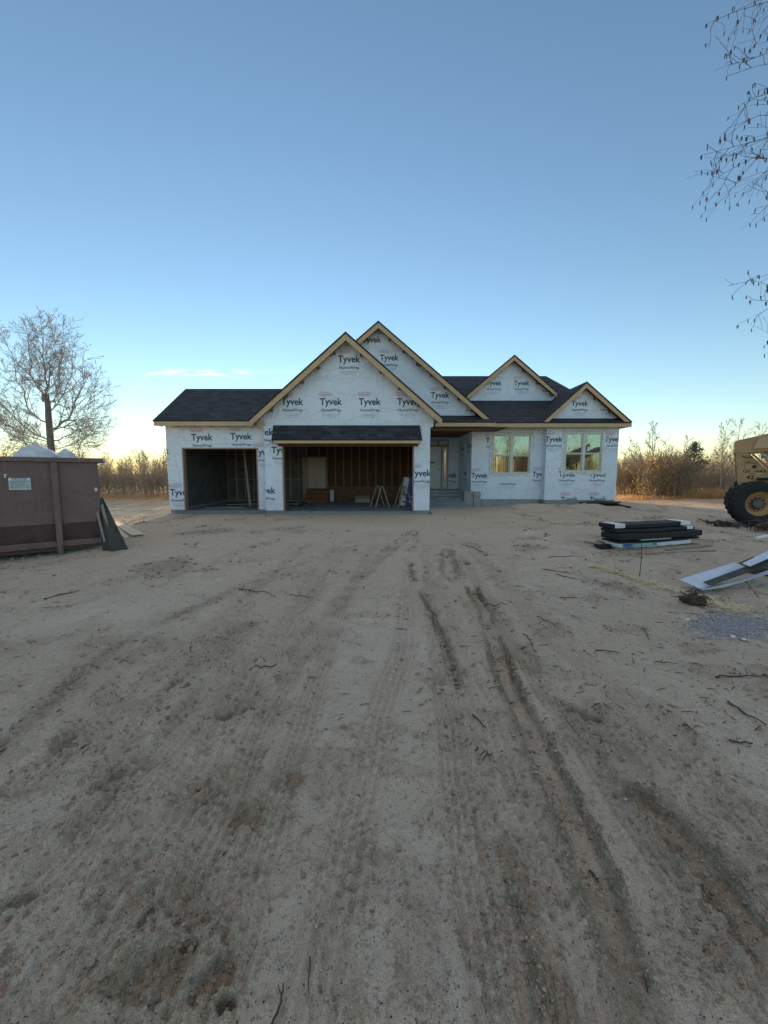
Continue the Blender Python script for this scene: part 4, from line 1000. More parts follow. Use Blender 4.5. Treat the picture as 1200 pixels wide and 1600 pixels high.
sr_ = MB(); sr_.box((-h, -.015, H0-.12), (h+.05, .10, H0-.004)); sr_.build('skid_rail', M['maroon'], dmp, bevel=.01)
for xx in (h-.70, h-2.6, h-4.5):
    rb = MB(); rb.box((xx-.05, -.075, H0-.10), (xx+.05, -.016, H1-.004)); rb.box((xx-.05, -.015, .61), (xx+.05, -.002, H1-.004)); rb.build('rib', M['maroon'], dmp, bevel=.012)
# near wheel post below the rib
MB().tube([(h-.70, -.05, -.14), (h-.70, -.05, H0-.1)], .045, 10).build('post', M['maroon'], dmp)
for xx in (h-.6, h-2.2): MB().lathe([(0, -.07), (.09, -.07), (.10, -.05), (.10, .05), (.09, .07), (0, .07)], 18, Matrix.Translation((xx, .5, .05)) @ Matrix.Rotation(R(90), 4, 'X')).build('roller', M['steel_dark'], dmp)
sx = h - 1.20
ds = MB().box((sx-.15, -.012, 1.28), (sx+.15, -.002, 1.50)); o = ds.build('notice', M['door_white'], dmp)
nb = MB(); nb.box((sx-.14, -.018, 1.295), (sx+.14, -.0125, 1.455)); nb.build('notice_panel', M['inner_grey'] if False else plain('pale_green_notice', (.40,.50,.48), .6, 0, 14, .15, 0, 1), o)
l2 = ([], [])
text2d(l2, 'NOTICE', sx-.10, 1.463, .20, .01)
for k in range(4): text2d(l2, ('NO HAZARDOUS WASTE', 'DO NOT OVERFILL', 'LEVEL LOADS ONLY', 'NO TIRES')[k], sx-.13, 1.425-.034*k, (.26,.2,.22,.12)[k], .0)
mesh_obj('notice_print', [(a, -.0185, b) for a, b in l2[0]], l2[1], M['ink'], o)
sm = MB(); sm.box((sx-.20, -.01, 1.50), (sx-.18, -.002, 1.57)); sm.box((sx-.19, -.01, 1.55), (sx-.16, -.002, 1.57)); sm.build('torn_sticker', M['white_paper'], dmp)
MB().box((h-.09, -.012, 1.22), (h-.05, -.002, 1.29)).build('reflector', M['white_paper'], dmp)
MB().box((h+.08, -.056, H1+.03), (h+.115, -.051, H1+.075)).build('reflector', M['white_paper'], dmp)
# what fills it: film-covered humps
def hump(name, at, r, hgt, m, label, cat, seed, ridge=0.0, squash=1.0):
    n1, n2 = 26, 44; vs = []; fs = []
    for i in range(n1+1):
        for k in range(n2):
            ph = i/n1*math.pi/2; w = 2*math.pi*k/n2
            c = Vector((math.cos(w)*math.sin(ph), math.sin(w)*math.sin(ph), math.cos(ph)))
            nn = float(perlin(np.array([c.x*3+seed]), np.array([c.y*3+c.z*2]))[0])*.16 + abs(float(perlin(np.array([c.x*7+seed*2]), np.array([c.y*2+c.z*6]))[0]))*.07
            zz = c.z**(1.0-ridge*.0)
            vs.append((c.x*r*(1+nn), c.y*r*squash*(1+nn), zz*hgt*(1+nn) - ridge*abs(c.x)*hgt))
    for i in range(n1):
        for k in range(n2): k2 = (k+1) % n2; fs.append((i*n2+k, (i+1)*n2+k, (i+1)*n2+k2, i*n2+k2))
    return tag(mesh_obj(name, vs, fs, m, None, True, at), label, cat)
def mk_sheet(name, a, b):
    t = NT(name); v = t.coord(); n = t.noise(v, 3, 4, .6, 1.0); t.col(t.mix(t.mr(n, .3, .7), a, b)); t.rough(.45); t.bump(n, .5, .05)
    return t.m
M['bluefilm'] = mk_sheet('white_poly_sheet', (0.50, 0.56, 0.64), (0.66, 0.70, 0.75))
def dpt(a, b, z): p = dmp.matrix_basis @ Vector((a, b, z)); return p
bpy.context.view_layer.update()
hump('debris_bag', dpt(h-.95, .52, 1.72), .36, .42, M['bluefilm'], 'big rounded white plastic bag of rubbish rising above the dumpster rim', 'rubbish bag', 1.3)
hump('poly_sheet', dpt(h-.50, .36, 1.74), .24, .34, M['bluefilm'], 'peaked pale sheet of plastic poking over the dumpster rim right of the round bag', 'plastic sheet', 5.1, .35, .7)
hump('poly_sheet', dpt(h-1.62, .5, 1.76), .40, .15, M['bluefilm'], 'low spread of pale plastic over the dumpster rim at the photo edge', 'plastic sheet', 8.7, .1, .6)
# boards leaning on the right end of the dumpster
def lean_board(name, m, pts, thick, label, cat, group=None):
    c = Vector(pts[0]); return tag(MB().prism([Vector(p)-c for p in pts], thick).build(name, M[m], loc=c), label, cat, group)
g1, g2 = G(199, 857), G(176, 858)
def gp(u, v, dz=0): p = G(u, v); p.z = gz(p.x, p.y)+dz; return p
M['dark_board'] = plain('dark_weathered_board', (0.055, 0.058, 0.052), .8, 0, 5, .4, .2, 20)
top = P(154, 777, 8.15); top2 = P(162, 784, 8.4)
lean_board('plywood_sheet', 'dark_board', [gp(199, 857, -.03), gp(174, 859, -.03), P(153, 780, 8.05), P(158, 778, 8.25)], (.015, .02, .02), 'broad dark panel leaning on the right end of the dumpster', 'panel')
for i, (ub, vb, ut, vt, Yt, m, lab) in enumerate(((179, 858, 159, 788, 7.98, 'plank', 'narrow grey board leaning on the dumpster end, right one of the pair'), (169, 857, 152, 800, 7.9, 'plank', 'narrow grey board leaning close to the dumpster end, left one of the pair'))):
    a, b = gp(ub, vb-1, -.02), P(ut, vt, Yt); a.y -= .03; o = MB().beam((0,0,0), b-a, .045, .02, (0,1,0)).build('leaning_board', M[m], loc=a); tag(o, lab, 'board', 'boards leaning on the dumpster')
a = gp(160, 857, -.02); lean_board('plywood_sheet', 'dark_board', [a, gp(178, 858, -.02), P(160, 800, 8.0), P(153, 798, 7.95)], (.01, .03, .01), 'short dark panel tucked between the dumpster end and the leaning boards', 'panel')
# pale sheets lying beyond
for pts, lab in (([(181,819),(226,836),(205,838),(180,826)], 'pale yellowish board on the ground right of the dumpster, the longer one'), ([(184,828),(205,836),(196,840),(182,836)], 'pale board on the ground half under the longer yellowish board')):
    P3 = [gp(u, v, .05 if i in (1,2) else .13) for i, (u, v) in enumerate(pts)]; c = P3[0].copy()
    if 'half' in lab: P3 = [p - Vector((0,0,.045)) for p in P3]
    tag(MB().prism([p-c for p in P3], (0,0,-.02)).build('scrap_board', M['paleboard'], loc=c), lab, 'board', 'pale boards beyond the dumpster')

# ---------------------------------------------------------------- stack of shingle bundles on the right
gA, gB_ = gp(969, 861), gp(1100, 852)
ang = math.atan2(gB_.y-gA.y, gB_.x-gA.x); Ls = (gB_-gA).length
bz = min(gA.z, gB_.z); base = Vector((gA.x, gA.y, bz)); e1 = Vector((math.cos(ang), math.sin(ang), 0))
SG = 'stack of bundles on the right'; KS = Ls/1.48
def bun(a0, a1, b0, b1, z0, z1, m, label, name='shingle_bundle', cat='bundle', tilt=0, bev=.02):
    a0 *= KS; a1 *= KS; t = empty(name, base + Vector((0,0,z0)), label, cat, SG, ang); 
    mb = MB(); n = 14; rgb = random.Random(int(z0*1000)+int(a0*10)); vs = []; 
    for i in range(n+1):
        f = i/n; x = a0+(a1-a0)*f; sg = -.015*math.sin(f*math.pi)+rgb.uniform(-.004,.004)
        for (yy, zz) in ((b0, 0), (b1, 0), (b1, z1-z0), (b0, z1-z0)): vs.append((x, yy+rgb.uniform(-.006,.006), zz+sg))
    fs = [(0,1,2,3), tuple(4*n+k for k in (3,2,1,0))]
    for i in range(n):
        for k in range(4): k2 = (k+1)%4; fs.append((4*i+k, 4*(i+1)+k, 4*(i+1)+k2, 4*i+k2))
    mb.add(vs, fs); mb.build('wrapper', M[m], t, bevel=bev); t.rotation_euler[1] = 0
    return t
def cuff(t, a0, a1, b0, b1, z1, m='white_paper'):
    a0 *= KS; a1 *= KS; mb = MB(); mb.box((a0, b0-.012, .015), (a1, b0-.008, z1+.006)); mb.box((a0+.01, b0-.008, z1+.003), (a1-.005, b1-.01, z1+.009)); mb.build('end_wrap', M[m], t, bevel=.003)
pl = empty('pallet', base + Vector((0,0,-.02)), 'low grey wooden pallet half sunk under the stack of black bundles', 'pallet', None, ang)
for k in range(3): MB().box((-.02, .05+.36*k, 0), (Ls*1.02, .13+.36*k, .05)).build('skid', M['plank'], pl)
for k in range(5): MB().box((.03+k*.33, .02, .051), (.15+k*.33, .95, .068)).build('slat', M['plank'], pl)
t1 = bun(.03, 1.28, .04, .42, .055, .135, 'white_paper', 'pale bundle with a teal and blue label strip, lowest of the stack')
l2 = ([], []); text2d(l2, 'LANDMARK', .34, .031, .50, .012, h=.058)
MB().box((.13, .022, .018), (.95, .027, .078)).build('label_strip', M['teal'], t1); MB().box((.10, .019, .018), (.30, .0215, .078)).build('label_strip', M['blue'], t1)
mesh_obj('label_print', [(a, .0185, b) for a, b in l2[0]], l2[1], M['white_ink'], t1)
bun(.02, 1.45, .06, .50, .145, .185, 'black', 'thin black bundle just above the pale labelled bundle')
o = MB().box((0, 0, 0), (.78, .30, .022)).build('green_slat', plain('pale_green_board', (.34,.42,.38), .7, 0, 6, .15, .1, 20), loc=base + e1*.50 + Vector((0,-.01,.190))); o.rotation_euler = (0,0,ang); tag(o, 'pale green slat wedged under the wide black bundle', 'slat')
bun(-.02, 1.44, .0, .46, .215, .335, 'black', 'wide black bundle in the middle of the stack, longer than those above')
t4 = bun(.0, 1.36, .08, .50, .34, .41, 'black', 'black bundle with white wrapped ends, second from the top')
cuff(t4, 1.20, 1.31, .08, .3, .066)
t5 = bun(-.01, 1.34, .16, .55, .415, .505, 'black', 'topmost black bundle with white wrapped ends', tilt=2)
cuff(t5, -.0, .17, .16, .5, .088); cuff(t5, 1.15, 1.33, .16, .5, .088)
bun(-.17, .02, .22, .40, .03, .10, 'black', 'small black end of a bundle sticking out left of the stack')
for i, (u0, v0, u1, v1, lab) in enumerate(((1008, 866, 1118, 862, 'thin grey lath lying in front of the bundle stack, the longer one'), (1040, 861, 1112, 855, 'thin grey lath between the bundle stack and the longer lath'), (1078, 846, 1116, 850, 'pale broken lath sticking out right of the bundle stack'))):
    a, b = gp(u0, v0, .02+.012*i), gp(u1, v1, .02+.012*i); tag(MB().beam((0,0,0), b-a, .05, .02).build('lath', M['plank'], loc=a), lab, 'lath', 'laths by the bundle stack')
w0 = gp(999, 901); w1 = P(1002, 838, w0.y+.15)
o = MB().tube([(0,0,-.05), ((w1-w0)*.5+Vector((.02,0,0))), w1-w0], [.006,.005,.003], 5).build('thin_stake', M['steel_dark'], loc=w0); tag(o, 'thin dark stake standing in front of the bundle stack', 'stake')

# ---------------------------------------------------------------- bent white sheets at the right edge
c0 = gp(1062, 905, .07)
def sheet(name, pts, m, label, cat, group=None, th=.006):
    c = Vector(pts[0]); return tag(MB().prism([Vector(p)-c for p in pts], (0,0,-th)).build(name, M[m], loc=c), label, cat, group)
A0, A1, A2, A3 = gp(1062,906,.08), gp(1096,921,.03), gp(1130,917,.05), gp(1205,893,.16)
zA = lambda u, v, z: G(u, v, z)
s1 = sheet('metal_sheet', [zA(1062,905,.10), zA(1097,921,.04), zA(1168,887,.20), zA(1148,878.5,.26)], 'white_metal', 'pale blue white sheet of metal lying flat with its left corner pointing at the straw', 'metal sheet')
sheet('dark_flashing', [zA(1098.5,909.5,.115), zA(1109.5,914.5,.10), zA(1212,880,.28), zA(1212,868,.33)], 'dark_board', 'long dark strip lying across the pale metal sheets', 'flashing strip')
sheet('metal_sheet', [zA(1097,921.5,.055), zA(1132,917,.035), zA(1212,893,.12), zA(1212,887,.15), zA(1150,908,.07)], 'white_metal', 'pale sheet edge along the near side of the dark strip', 'metal sheet')
sheet('metal_sheet', [zA(1160,880,.30), zA(1172,884.5,.27), zA(1215,866,.38), zA(1215,853,.42)], 'white_metal', 'pale metal sheet propped up behind the dark strip at the right photo edge', 'metal sheet')
o = MB().box((-.3,-.15,-.1),(.7,.25,.10)).build('sheet_block', M['twig'], loc=zA(1190,893,.0)); o.rotation_euler = (0,0,R(35)); tag(o, 'dark timber block propping the pale metal sheets', 'block')

# ---------------------------------------------------------------- black drain pipe by the right foundation corner
a = [P(905, 790, 16.9), P(925, 788.5, 16.85), P(945, 786, 16.7), P(962, 785.5, 16.6), P(985, 792, 15.9)]
for p in a: p.z = gz(p.x, p.y) + .04
cc = a[0].copy(); tag(MB().tube([p-cc for p in a], [.04,.06,.07,.07,.04], 10).build('drain_pipe', M['black'], smooth=True, loc=cc), 'black corrugated pipe lying on the soil at the right foundation corner', 'pipe')
cc = P(933, 789, 16.5); cc.z = gz(cc.x, cc.y); tag(MB().prism([(-.5,0,.0),(.9,-.1,.02),(1.2,.25,.06),(.1,.3,.10)], (0,0,.02)).build('felt_scrap', M['black'], loc=cc), 'flat black scrap of roofing felt by the pipe', 'felt scrap')

# ---------------------------------------------------------------- rough terrain telehandler at the right edge
TA = R(-40)
wc = P(1180, 787, 10.9); TH = empty('telehandler', (wc.x, wc.y, 0.02), 'tan yellow telescopic forklift with big black tyres parked at the right edge of the yard', 'forklift', None, TA)
M['tan'] = plain('faded_tan_paint', (0.46, 0.285, 0.14), .5, 0, 2.5, .14, .1, 30)
M['tan_pale'] = plain('worn_tan_paint', (0.56, 0.38, 0.22), .55, 0, 2.5, .12, .1, 30)
M['rim_yellow'] = plain('yellow_rim_paint', (0.46, 0.29, 0.10), .5, 0, 5, .2, .1, 30)
M['rim_rust'] = plain('rusty_rim_paint', (0.36, 0.17, 0.09), .65, 0, 5, .3, .1, 30)
def wheel(a, b, steer=0.0, side=-1):
    RX = Matrix.Translation((a, b, .635)) @ Matrix.Rotation(steer, 4, 'Z') @ Matrix.Rotation(R(90), 4, 'X')   # lathe z -> towards -b (outside when side=-1)
    if side > 0: RX = RX @ Matrix.Rotation(R(180), 4, 'X')
    prof = [(.335,-.20),(.37,-.215),(.50,-.215),(.585,-.19),(.61,-.16),(.612,.16),(.585,.19),(.50,.215),(.37,.215),(.335,.20)]
    w = MB().lathe(prof, 48, RX).build('wheel', M['rubber'], TH, smooth=True)
    lg = MB()
    for k in range(22):
        w0 = 2*math.pi*k/22
        for sgn in (-1, 1):
            pts = []
            for (da, zz, rr) in ((0, .01*sgn, .605), (.10, .01*sgn, .605), (.30, .20*sgn, .585), (.20, .205*sgn, .585)):
                an = w0 + da + (.14 if sgn > 0 else 0); pts.append((an, zz, rr))
            lo = [RX @ Vector((r*math.cos(an), r*math.sin(an), z)) for an, z, r in pts]; hi = [RX @ Vector(((r+.032)*math.cos(an), (r+.032)*math.sin(an), z*.98)) for an, z, r in pts]
            lg.add(lo+hi, [(3,2,1,0),(4,5,6,7),(0,1,5,4),(1,2,6,5),(2,3,7,6),(3,0,4,7)])
    tag(lg.build('tread', M['rubber'], w), kind='stuff')
    rimp = [(.345,.19),(.36,.20),(.345,.205),(.32,.17),(.315,.12),(.27,.10),(.25,.085),(.235,.06),(.13,.055)]
    MB().lathe(rimp, 40, RX).build('rim', M['rim_yellow'], w, smooth=True)
    MB().lathe([(.232,.066),(.225,.074),(.12,.070)], 40, RX).build('rim_disc', M['rim_rust'], w, smooth=True)
    MB().lathe([(.345,-.19),(.32,-.16),(.10,-.12),(0,-.12)], 32, RX).build('rim', M['rim_yellow'], w, smooth=True)
    hb_ = MB().lathe([(.13,.05),(.125,.13),(.11,.15),(0,.155)], 24, RX)
    hb_.build('hub', M['inner_grey'], w, smooth=False)
    bl = MB()
    for k in range(10):
        an = 2*math.pi*k/10; MM = RX @ Matrix.Translation((.158*math.cos(an), .158*math.sin(an), .07))
        bl.lathe([(0.026,0),(.026,.035),(0,.036)], 6, MM)
    bl.build('lug_nuts', M['steel_dark'], w)
wheel(0, 0, R(24)); wheel(0, 1.75, R(24), 1); wheel(3.0, 0, 0); wheel(3.0, 1.75, 0, 1)
# chassis + mast side plates + boom  (a along body to the right, b inwards)
ch = MB(); ch.box((-.35,.50,.55),(3.5,1.25,.95)); ch.build('chassis', M['steel_dark'], TH, bevel=.02)
MB().box((-.46,.42,.32),(-.24,1.4,1.24)).build('counterweight', M['black'], TH, bevel=.03)
for bb in (.38, 1.28):
    MB().prism([(-.36,bb,.9),(-.44,bb,1.62),(-.50,bb,2.10),(-.22,bb,2.10),(.30,bb,1.42),(.55,bb,1.30),(.9,bb,1.25),(.9,bb,.9)], (0,.05,0)).build('side_plate', M['tan'], TH, bevel=.008)
MB().prism([(-.52,.36,2.08),(-.53,.36,2.44),(.9,.36,2.80),(.9,.36,2.20),(-.10,.36,2.07)], (0,1.0,0)).build('rear_housing', M['tan'], TH, bevel=.02)
MB().prism([(-.12,.30,2.19),(-.04,.30,2.49),(4.6,.30,3.55),(4.6,.30,3.15),(1.6,.30,2.42),(.3,.30,2.20)], (0,.057,0)).build('boom_cover', M['tan_pale'], TH, bevel=.01)
MB().prism([(.1,.62,2.20),(4.9,.62,3.3),(4.9,.62,3.0),(.1,.62,1.92)], (0,.4,0)).build('boom', M['tan'], TH, bevel=.015)
rb_ = MB(); rb_.beam((-.16,.34,2.08), (.42,.34,1.40), .05, .07, (0,1,0)); rb_.build('edge_rib', M['rim_rust'], TH)
cy = MB(); cy.tube([(.20,.60,1.96),(.95,.60,1.25)], .085, 16); cy.build('hydraulic_cylinder', M['vinyl'], TH, smooth=False)
MB().tube([(.02,.60,2.12),(.21,.60,1.95)], .035, 12).build('cylinder_rod', M['foil'], TH)
MB().box((.0,.2,1.29),(1.7,.36,1.36)).build('mudguard', M['black'], TH, bevel=.02)
cab = MB(); cab.box((1.5,-.1,.95),(2.9,.3,1.5)); cab.build('cab', M['tan'], TH, bevel=.02)
cf = MB()
for aa in (1.55, 2.85):
    for bb in (-.05, .28): cf.beam((aa,bb,1.5), (aa,bb,2.6), .06, .06)
cf.box((1.45,-.1,2.6),(2.95,.33,2.66)); cf.build('cab_frame', M['steel_dark'], TH)
dec = MB(); dec.box((-.28,.374,1.63),(-.02,.378,1.635)); dec.box((-.28,.374,1.85),(-.02,.378,1.855)); dec.box((-.28,.374,1.635),(-.275,.378,1.85)); dec.box((-.025,.374,1.635),(-.02,.378,1.85))
dec.lathe([(0,0),(.045,.001),(.045,.004),(0,.005)], 20, Matrix.Translation((-.07,.376,1.68)) @ Matrix.Rotation(R(90),4,'X'))
dec.prism([(-.26,.372,1.76),(-.22,.372,1.83),(-.18,.372,1.83),(-.14,.372,1.78),(-.19,.372,1.80)], (0,.005,0)); dec.prism([(-.15,.372,1.76),(-.05,.372,1.78),(-.05,.372,1.795),(-.15,.372,1.785)], (0,.005,0))
dec.build('decal', M['black_ink'], TH)
l2 = ([], []); text2d(l2, 'CH', -.30, 1.51, .15, .02, h=.11); text2d(l2, '-643', -.06, 1.51, .24, .02, h=.11); text2d(l2, '42', -.22, 1.325, .17, .02, h=.15); rect2d(l2, -.16, -.02, 1.475, 1.487)
mesh_obj('lettering', [(a, .374, b) for a, b in l2[0]], l2[1], M['black_ink'], TH)
l2 = ([], []); rect2d(l2, -.01, .12, 1.47, 1.487); mesh_obj('decal_strip', [(a, .373, b) for a, b in l2[0]], l2[1], M['white_paper'], TH)
hs = MB().tube([(-.34,.37,2.0),(-.25,.34,1.94),(-.15,.34,1.95),(-.12,.37,2.0)], .012, 6); hs.build('grab_handle', M['steel_dark'], TH)

# ---------------------------------------------------------------- small things on the ground
def clump(name, at, r, n, m, label, cat, seed, flat=.5, thick=.01):
    rg = random.Random(seed); mb = MB()
    for i in range(n):
        c = Vector((rg.gauss(0, r*.4), rg.gauss(0, r*.4), abs(rg.gauss(0, r*flat*.5)))); d = Vector((rg.gauss(0,1), rg.gauss(0,1), rg.gauss(0,.4))).normalized()*r*rg.uniform(.15,.5)
        mb.tube([c-d, c+Vector((rg.gauss(0,.02),rg.gauss(0,.02),.02)), c+d], [thick, thick*.8, thick*.3], 4)
    return tag(mb.build(name, M[m], loc=at), label, cat)
def rootball(at, r, seed):
    rg = random.Random(seed); bm = bmesh.new(); bmesh.ops.create_icosphere(bm, subdivisions=3, radius=r)
    for v in bm.verts:
        n = float(perlin(np.array([v.co.x*14+seed]), np.array([v.co.y*14+v.co.z*9]))[0]); v.co *= 1+.55*n; v.co.z *= .6
    me = bpy.data.meshes.new('root_clump'); bm.to_mesh(me); bm.free(); me.materials.append(M['twig']); o = bpy.data.objects.new('root_clump', me); COL.objects.link(o); o.location = at; return o
g = gp(1083, 942, .05); rc = tag(rootball(g, .11, 3), 'tangled grey root clump at the end of the straw streak', 'root clump')
mb = MB(); rg = random.Random(9)
for i in range(34):
    d = Vector((rg.gauss(0,1), rg.gauss(0,1), abs(rg.gauss(0,.8)))).normalized(); mb.tube([d*.06, d*.12+Vector((rg.gauss(0,.03),rg.gauss(0,.03),0)), d*rg.uniform(.13,.20)+Vector((rg.gauss(0,.05),0,-.04))], [.007,.005,.002], 4)
mb.build('rootlets', M['twig'], rc)
g = gp(1200, 905, .04)
o = clump('brush_pile', gp(1195, 832, .05), .45, 70, 'twig', 'pile of dark brush and clods below the forklift at the right photo edge', 'brush pile', 4, .5, .014)
o = clump('brush_pile', gp(1130, 822, .03), .38, 60, 'twig', 'low dark heap of roots in front of the forklift wheel', 'brush pile', 6, .25, .02)
# grey rock at the right edge
def rock(at, r, m, label, seed, cat='rock', name='rock'):
    bm = bmesh.new(); bmesh.ops.create_icosphere(bm, subdivisions=3, radius=r)
    for v in bm.verts: v.co *= 1 + .35*float(perlin(np.array([v.co.x/r*1.3+seed]), np.array([v.co.y/r*1.3+v.co.z/r]))[0]); v.co.z *= .7
    me = bpy.data.meshes.new(name); bm.to_mesh(me); bm.free(); me.materials.append(M[m]); o = bpy.data.objects.new(name, me); COL.objects.link(o); o.location = at; return tag(o, label, cat)
rock(gp(1196, 829, .10), .16, 'concrete', 'grey rock beside the forklift wheel at the right photo edge', 2.2)
a = gp(1180, 848, .08); tag(MB().tube([(0,0,0),(.25,.04,.03),(.55,.1,.02)], [.03,.04,.03], 8).build('white_pipe', M['white_paper'], loc=a), 'short broken piece of white pipe below the brush pile', 'pipe')
# orange marker in the left brush
a = gp(233, 790); a = P(231, 789, 20.5); a.z = gz(a.x, a.y); fl = empty('survey_flag', a, 'small orange survey flag standing before the left brush', 'flag')
MB().tube([(0,0,0),(0,0,.5)], .006, 5).build('stake', M['steel_dark'], fl); MB().box((0,-.003,.32),(.12,.003,.5)).build('flag_cloth', plain('orange_flag', (.75,.16,.06), .6, 0, 5, .1, 0, 1), fl)

# straw: streaks of loose straw (nobody could count)
rg = random.Random(21); mb = MB()
def straw(p, q, n, wd):
    for i in range(n):
        f = rg.random(); w_ = wd*(.6+1.5*abs(math.sin(f*7.3+n))); c = p.lerp(q, f) + Vector((rg.gauss(0, w_), rg.gauss(0, w_), 0)); 
        if rg.random() < .65*abs(math.sin(f*9+n*2)): continue
        _ = 0; c.z = gz(c.x, c.y) + rg.uniform(.004, .03)
        a = rg.gauss(math.atan2((q-p).y, (q-p).x), .7); L_ = rg.uniform(.025,.085); d = Vector((math.cos(a), math.sin(a), rg.uniform(-.15,.35)))*L_
        s_ = Vector((-math.sin(a), math.cos(a), .2))*.0045
        mb.add([c-d-s_, c-d+s_, c+d+s_*.5, c+d-s_*.5], [(0,1,2,3)])
straw(G(925,884), G(985,900), 620, .035); straw(G(985,900), G(1050,921), 760, .05); straw(G(1050,921), G(1120,936), 260, .05); straw(G(1120,943), G(1160,951), 620, .055); straw(G(1105,905), G(1160,920), 80, .07)
tag(mb.build('straw', M['straw']), kind='stuff')
# gravel patch and scattered pebbles
def pebbles(name, pos, rr, m, seed):
    rg = random.Random(seed); base = []
    bm = bmesh.new(); bmesh.ops.create_icosphere(bm, subdivisions=1, radius=1.0); bv = np.array([v.co[:] for v in bm.verts]); bf = [tuple(v.index for v in f.verts) for f in bm.faces]; bm.free()
    rs = np.random.RandomState(seed); z = ground_fields(np.array([p[0] for p in pos]), np.array([p[1] for p in pos]))[0]
    vs = []; fs = []
    for i, (x, y) in enumerate(pos):
        r = rr[0] + (rr[1]-rr[0])*rg.random()**2.5; sc = rs.uniform(.45, 1.5, 3)*r; sc[2] *= .6; n = len(vs)
        pts = bv*(1+rs.uniform(-.15,.15,(len(bv),1)))*sc + np.array([x, y, z[i]+r*.15]); vs += [tuple(p) for p in pts]; fs += [tuple(j+n for j in f) for f in bf]
    return tag(mesh_obj(name, vs, fs, M[m]), kind='stuff')
rg = random.Random(33); pos = []
while len(pos) < 3600:
    u, v = rg.gauss(1145, 42), rg.gauss(976, 12)
    if abs((u-1145)/85)**2 + abs((v-976)/26)**2 < rg.uniform(.0, 1.7): g = G(u, v); pos.append((g.x, g.y))
pebbles('gravel', pos, (.004, .014), 'gravel', 1)
pos = []
for i in range(1500):
    v = 800 + 800*rg.random()**1.1; u = rg.uniform(-40, 1240); g = G(u, v); pos.append((g.x, g.y))
pebbles('pebbles', pos, (.0010, .0055), 'stone', 2)
pos = []
for i in range(3200):
    v = 830 + 790*rg.random()**1.15; u = rg.uniform(300, 1240) if rg.random() < .75 else rg.uniform(-20, 400); g = G(u, v); pos.append((g.x, g.y))
pebbles('bark_bits', pos, (.0008, .0036), 'twig', 3)
for (u, v, r, lab, sd) in ((1145, 996, .020, 'pale flat stone at the near side of the blue gravel', 1.0), (1074, 968, .018, 'small white stone at the left tip of the blue gravel', 4.0), (1162, 1000, .018, 'pale curled scrap right of the flat stone below the gravel', 7.0)):
    rock(gp(u, v, .01), r, 'white_paper', lab, sd, 'stone', 'pale_stone')
# clods of broken soil along the ruts and in the churned patches
def clods(name, n, m, seed, rmax, power):
    rs = np.random.RandomState(seed); k = n*14; v = 806 + 800*rs.rand(k)**1.75; u = rs.uniform(-60, 1260, k)
    xc, yc = (u-600)/F, (800-v)/F; t = -CAMZ/(-SP_ + yc*CP); x, y = xc*t, t*(CP + yc*SP_)
    _, c, s = ground_fields(x, y, False); c = np.maximum(c, .5*s); keep = rs.rand(k) < np.clip(c, 0, 1)**power*.9 + .004
    keep &= ~((y > 14.0) & (x < 1.9)) & (y < 15.6)
    x, y = x[keep][:n], y[keep][:n]; z = ground_fields(x, y)[0]; q = len(x)
    bm = bmesh.new(); bmesh.ops.create_icosphere(bm, subdivisions=1, radius=1.0); bv = np.array([w.co[:] for w in bm.verts]); bf = np.array([[w.index for w in f.verts] for f in bm.faces]); bm.free()
    r = (.0012 + rmax*rs.rand(q)**3.5)*np.clip(.25 + y/3.0, .35, 3.0); sc = rs.uniform(.55, 1.4, (q, 1, 3))*r[:, None, None]; sc[..., 2] *= .62
    V = bv[None]*(1 + rs.uniform(-.28, .28, (q, len(bv), 1)))*sc; V += np.stack([x, y, z + r*.12], 1)[:, None]
    Fq = (bf[None] + (np.arange(q)*len(bv))[:, None, None]).reshape(-1, 3); V = V.reshape(-1, 3)
    return tag(mesh_obj(name, V.tolist(), Fq.tolist(), M[m]), kind='stuff')
clods('soil_clods', 11000, 'clod', 11, .015, 1.4); clods('dry_clods', 8000, 'clod_dry', 12, .009, 1.0)
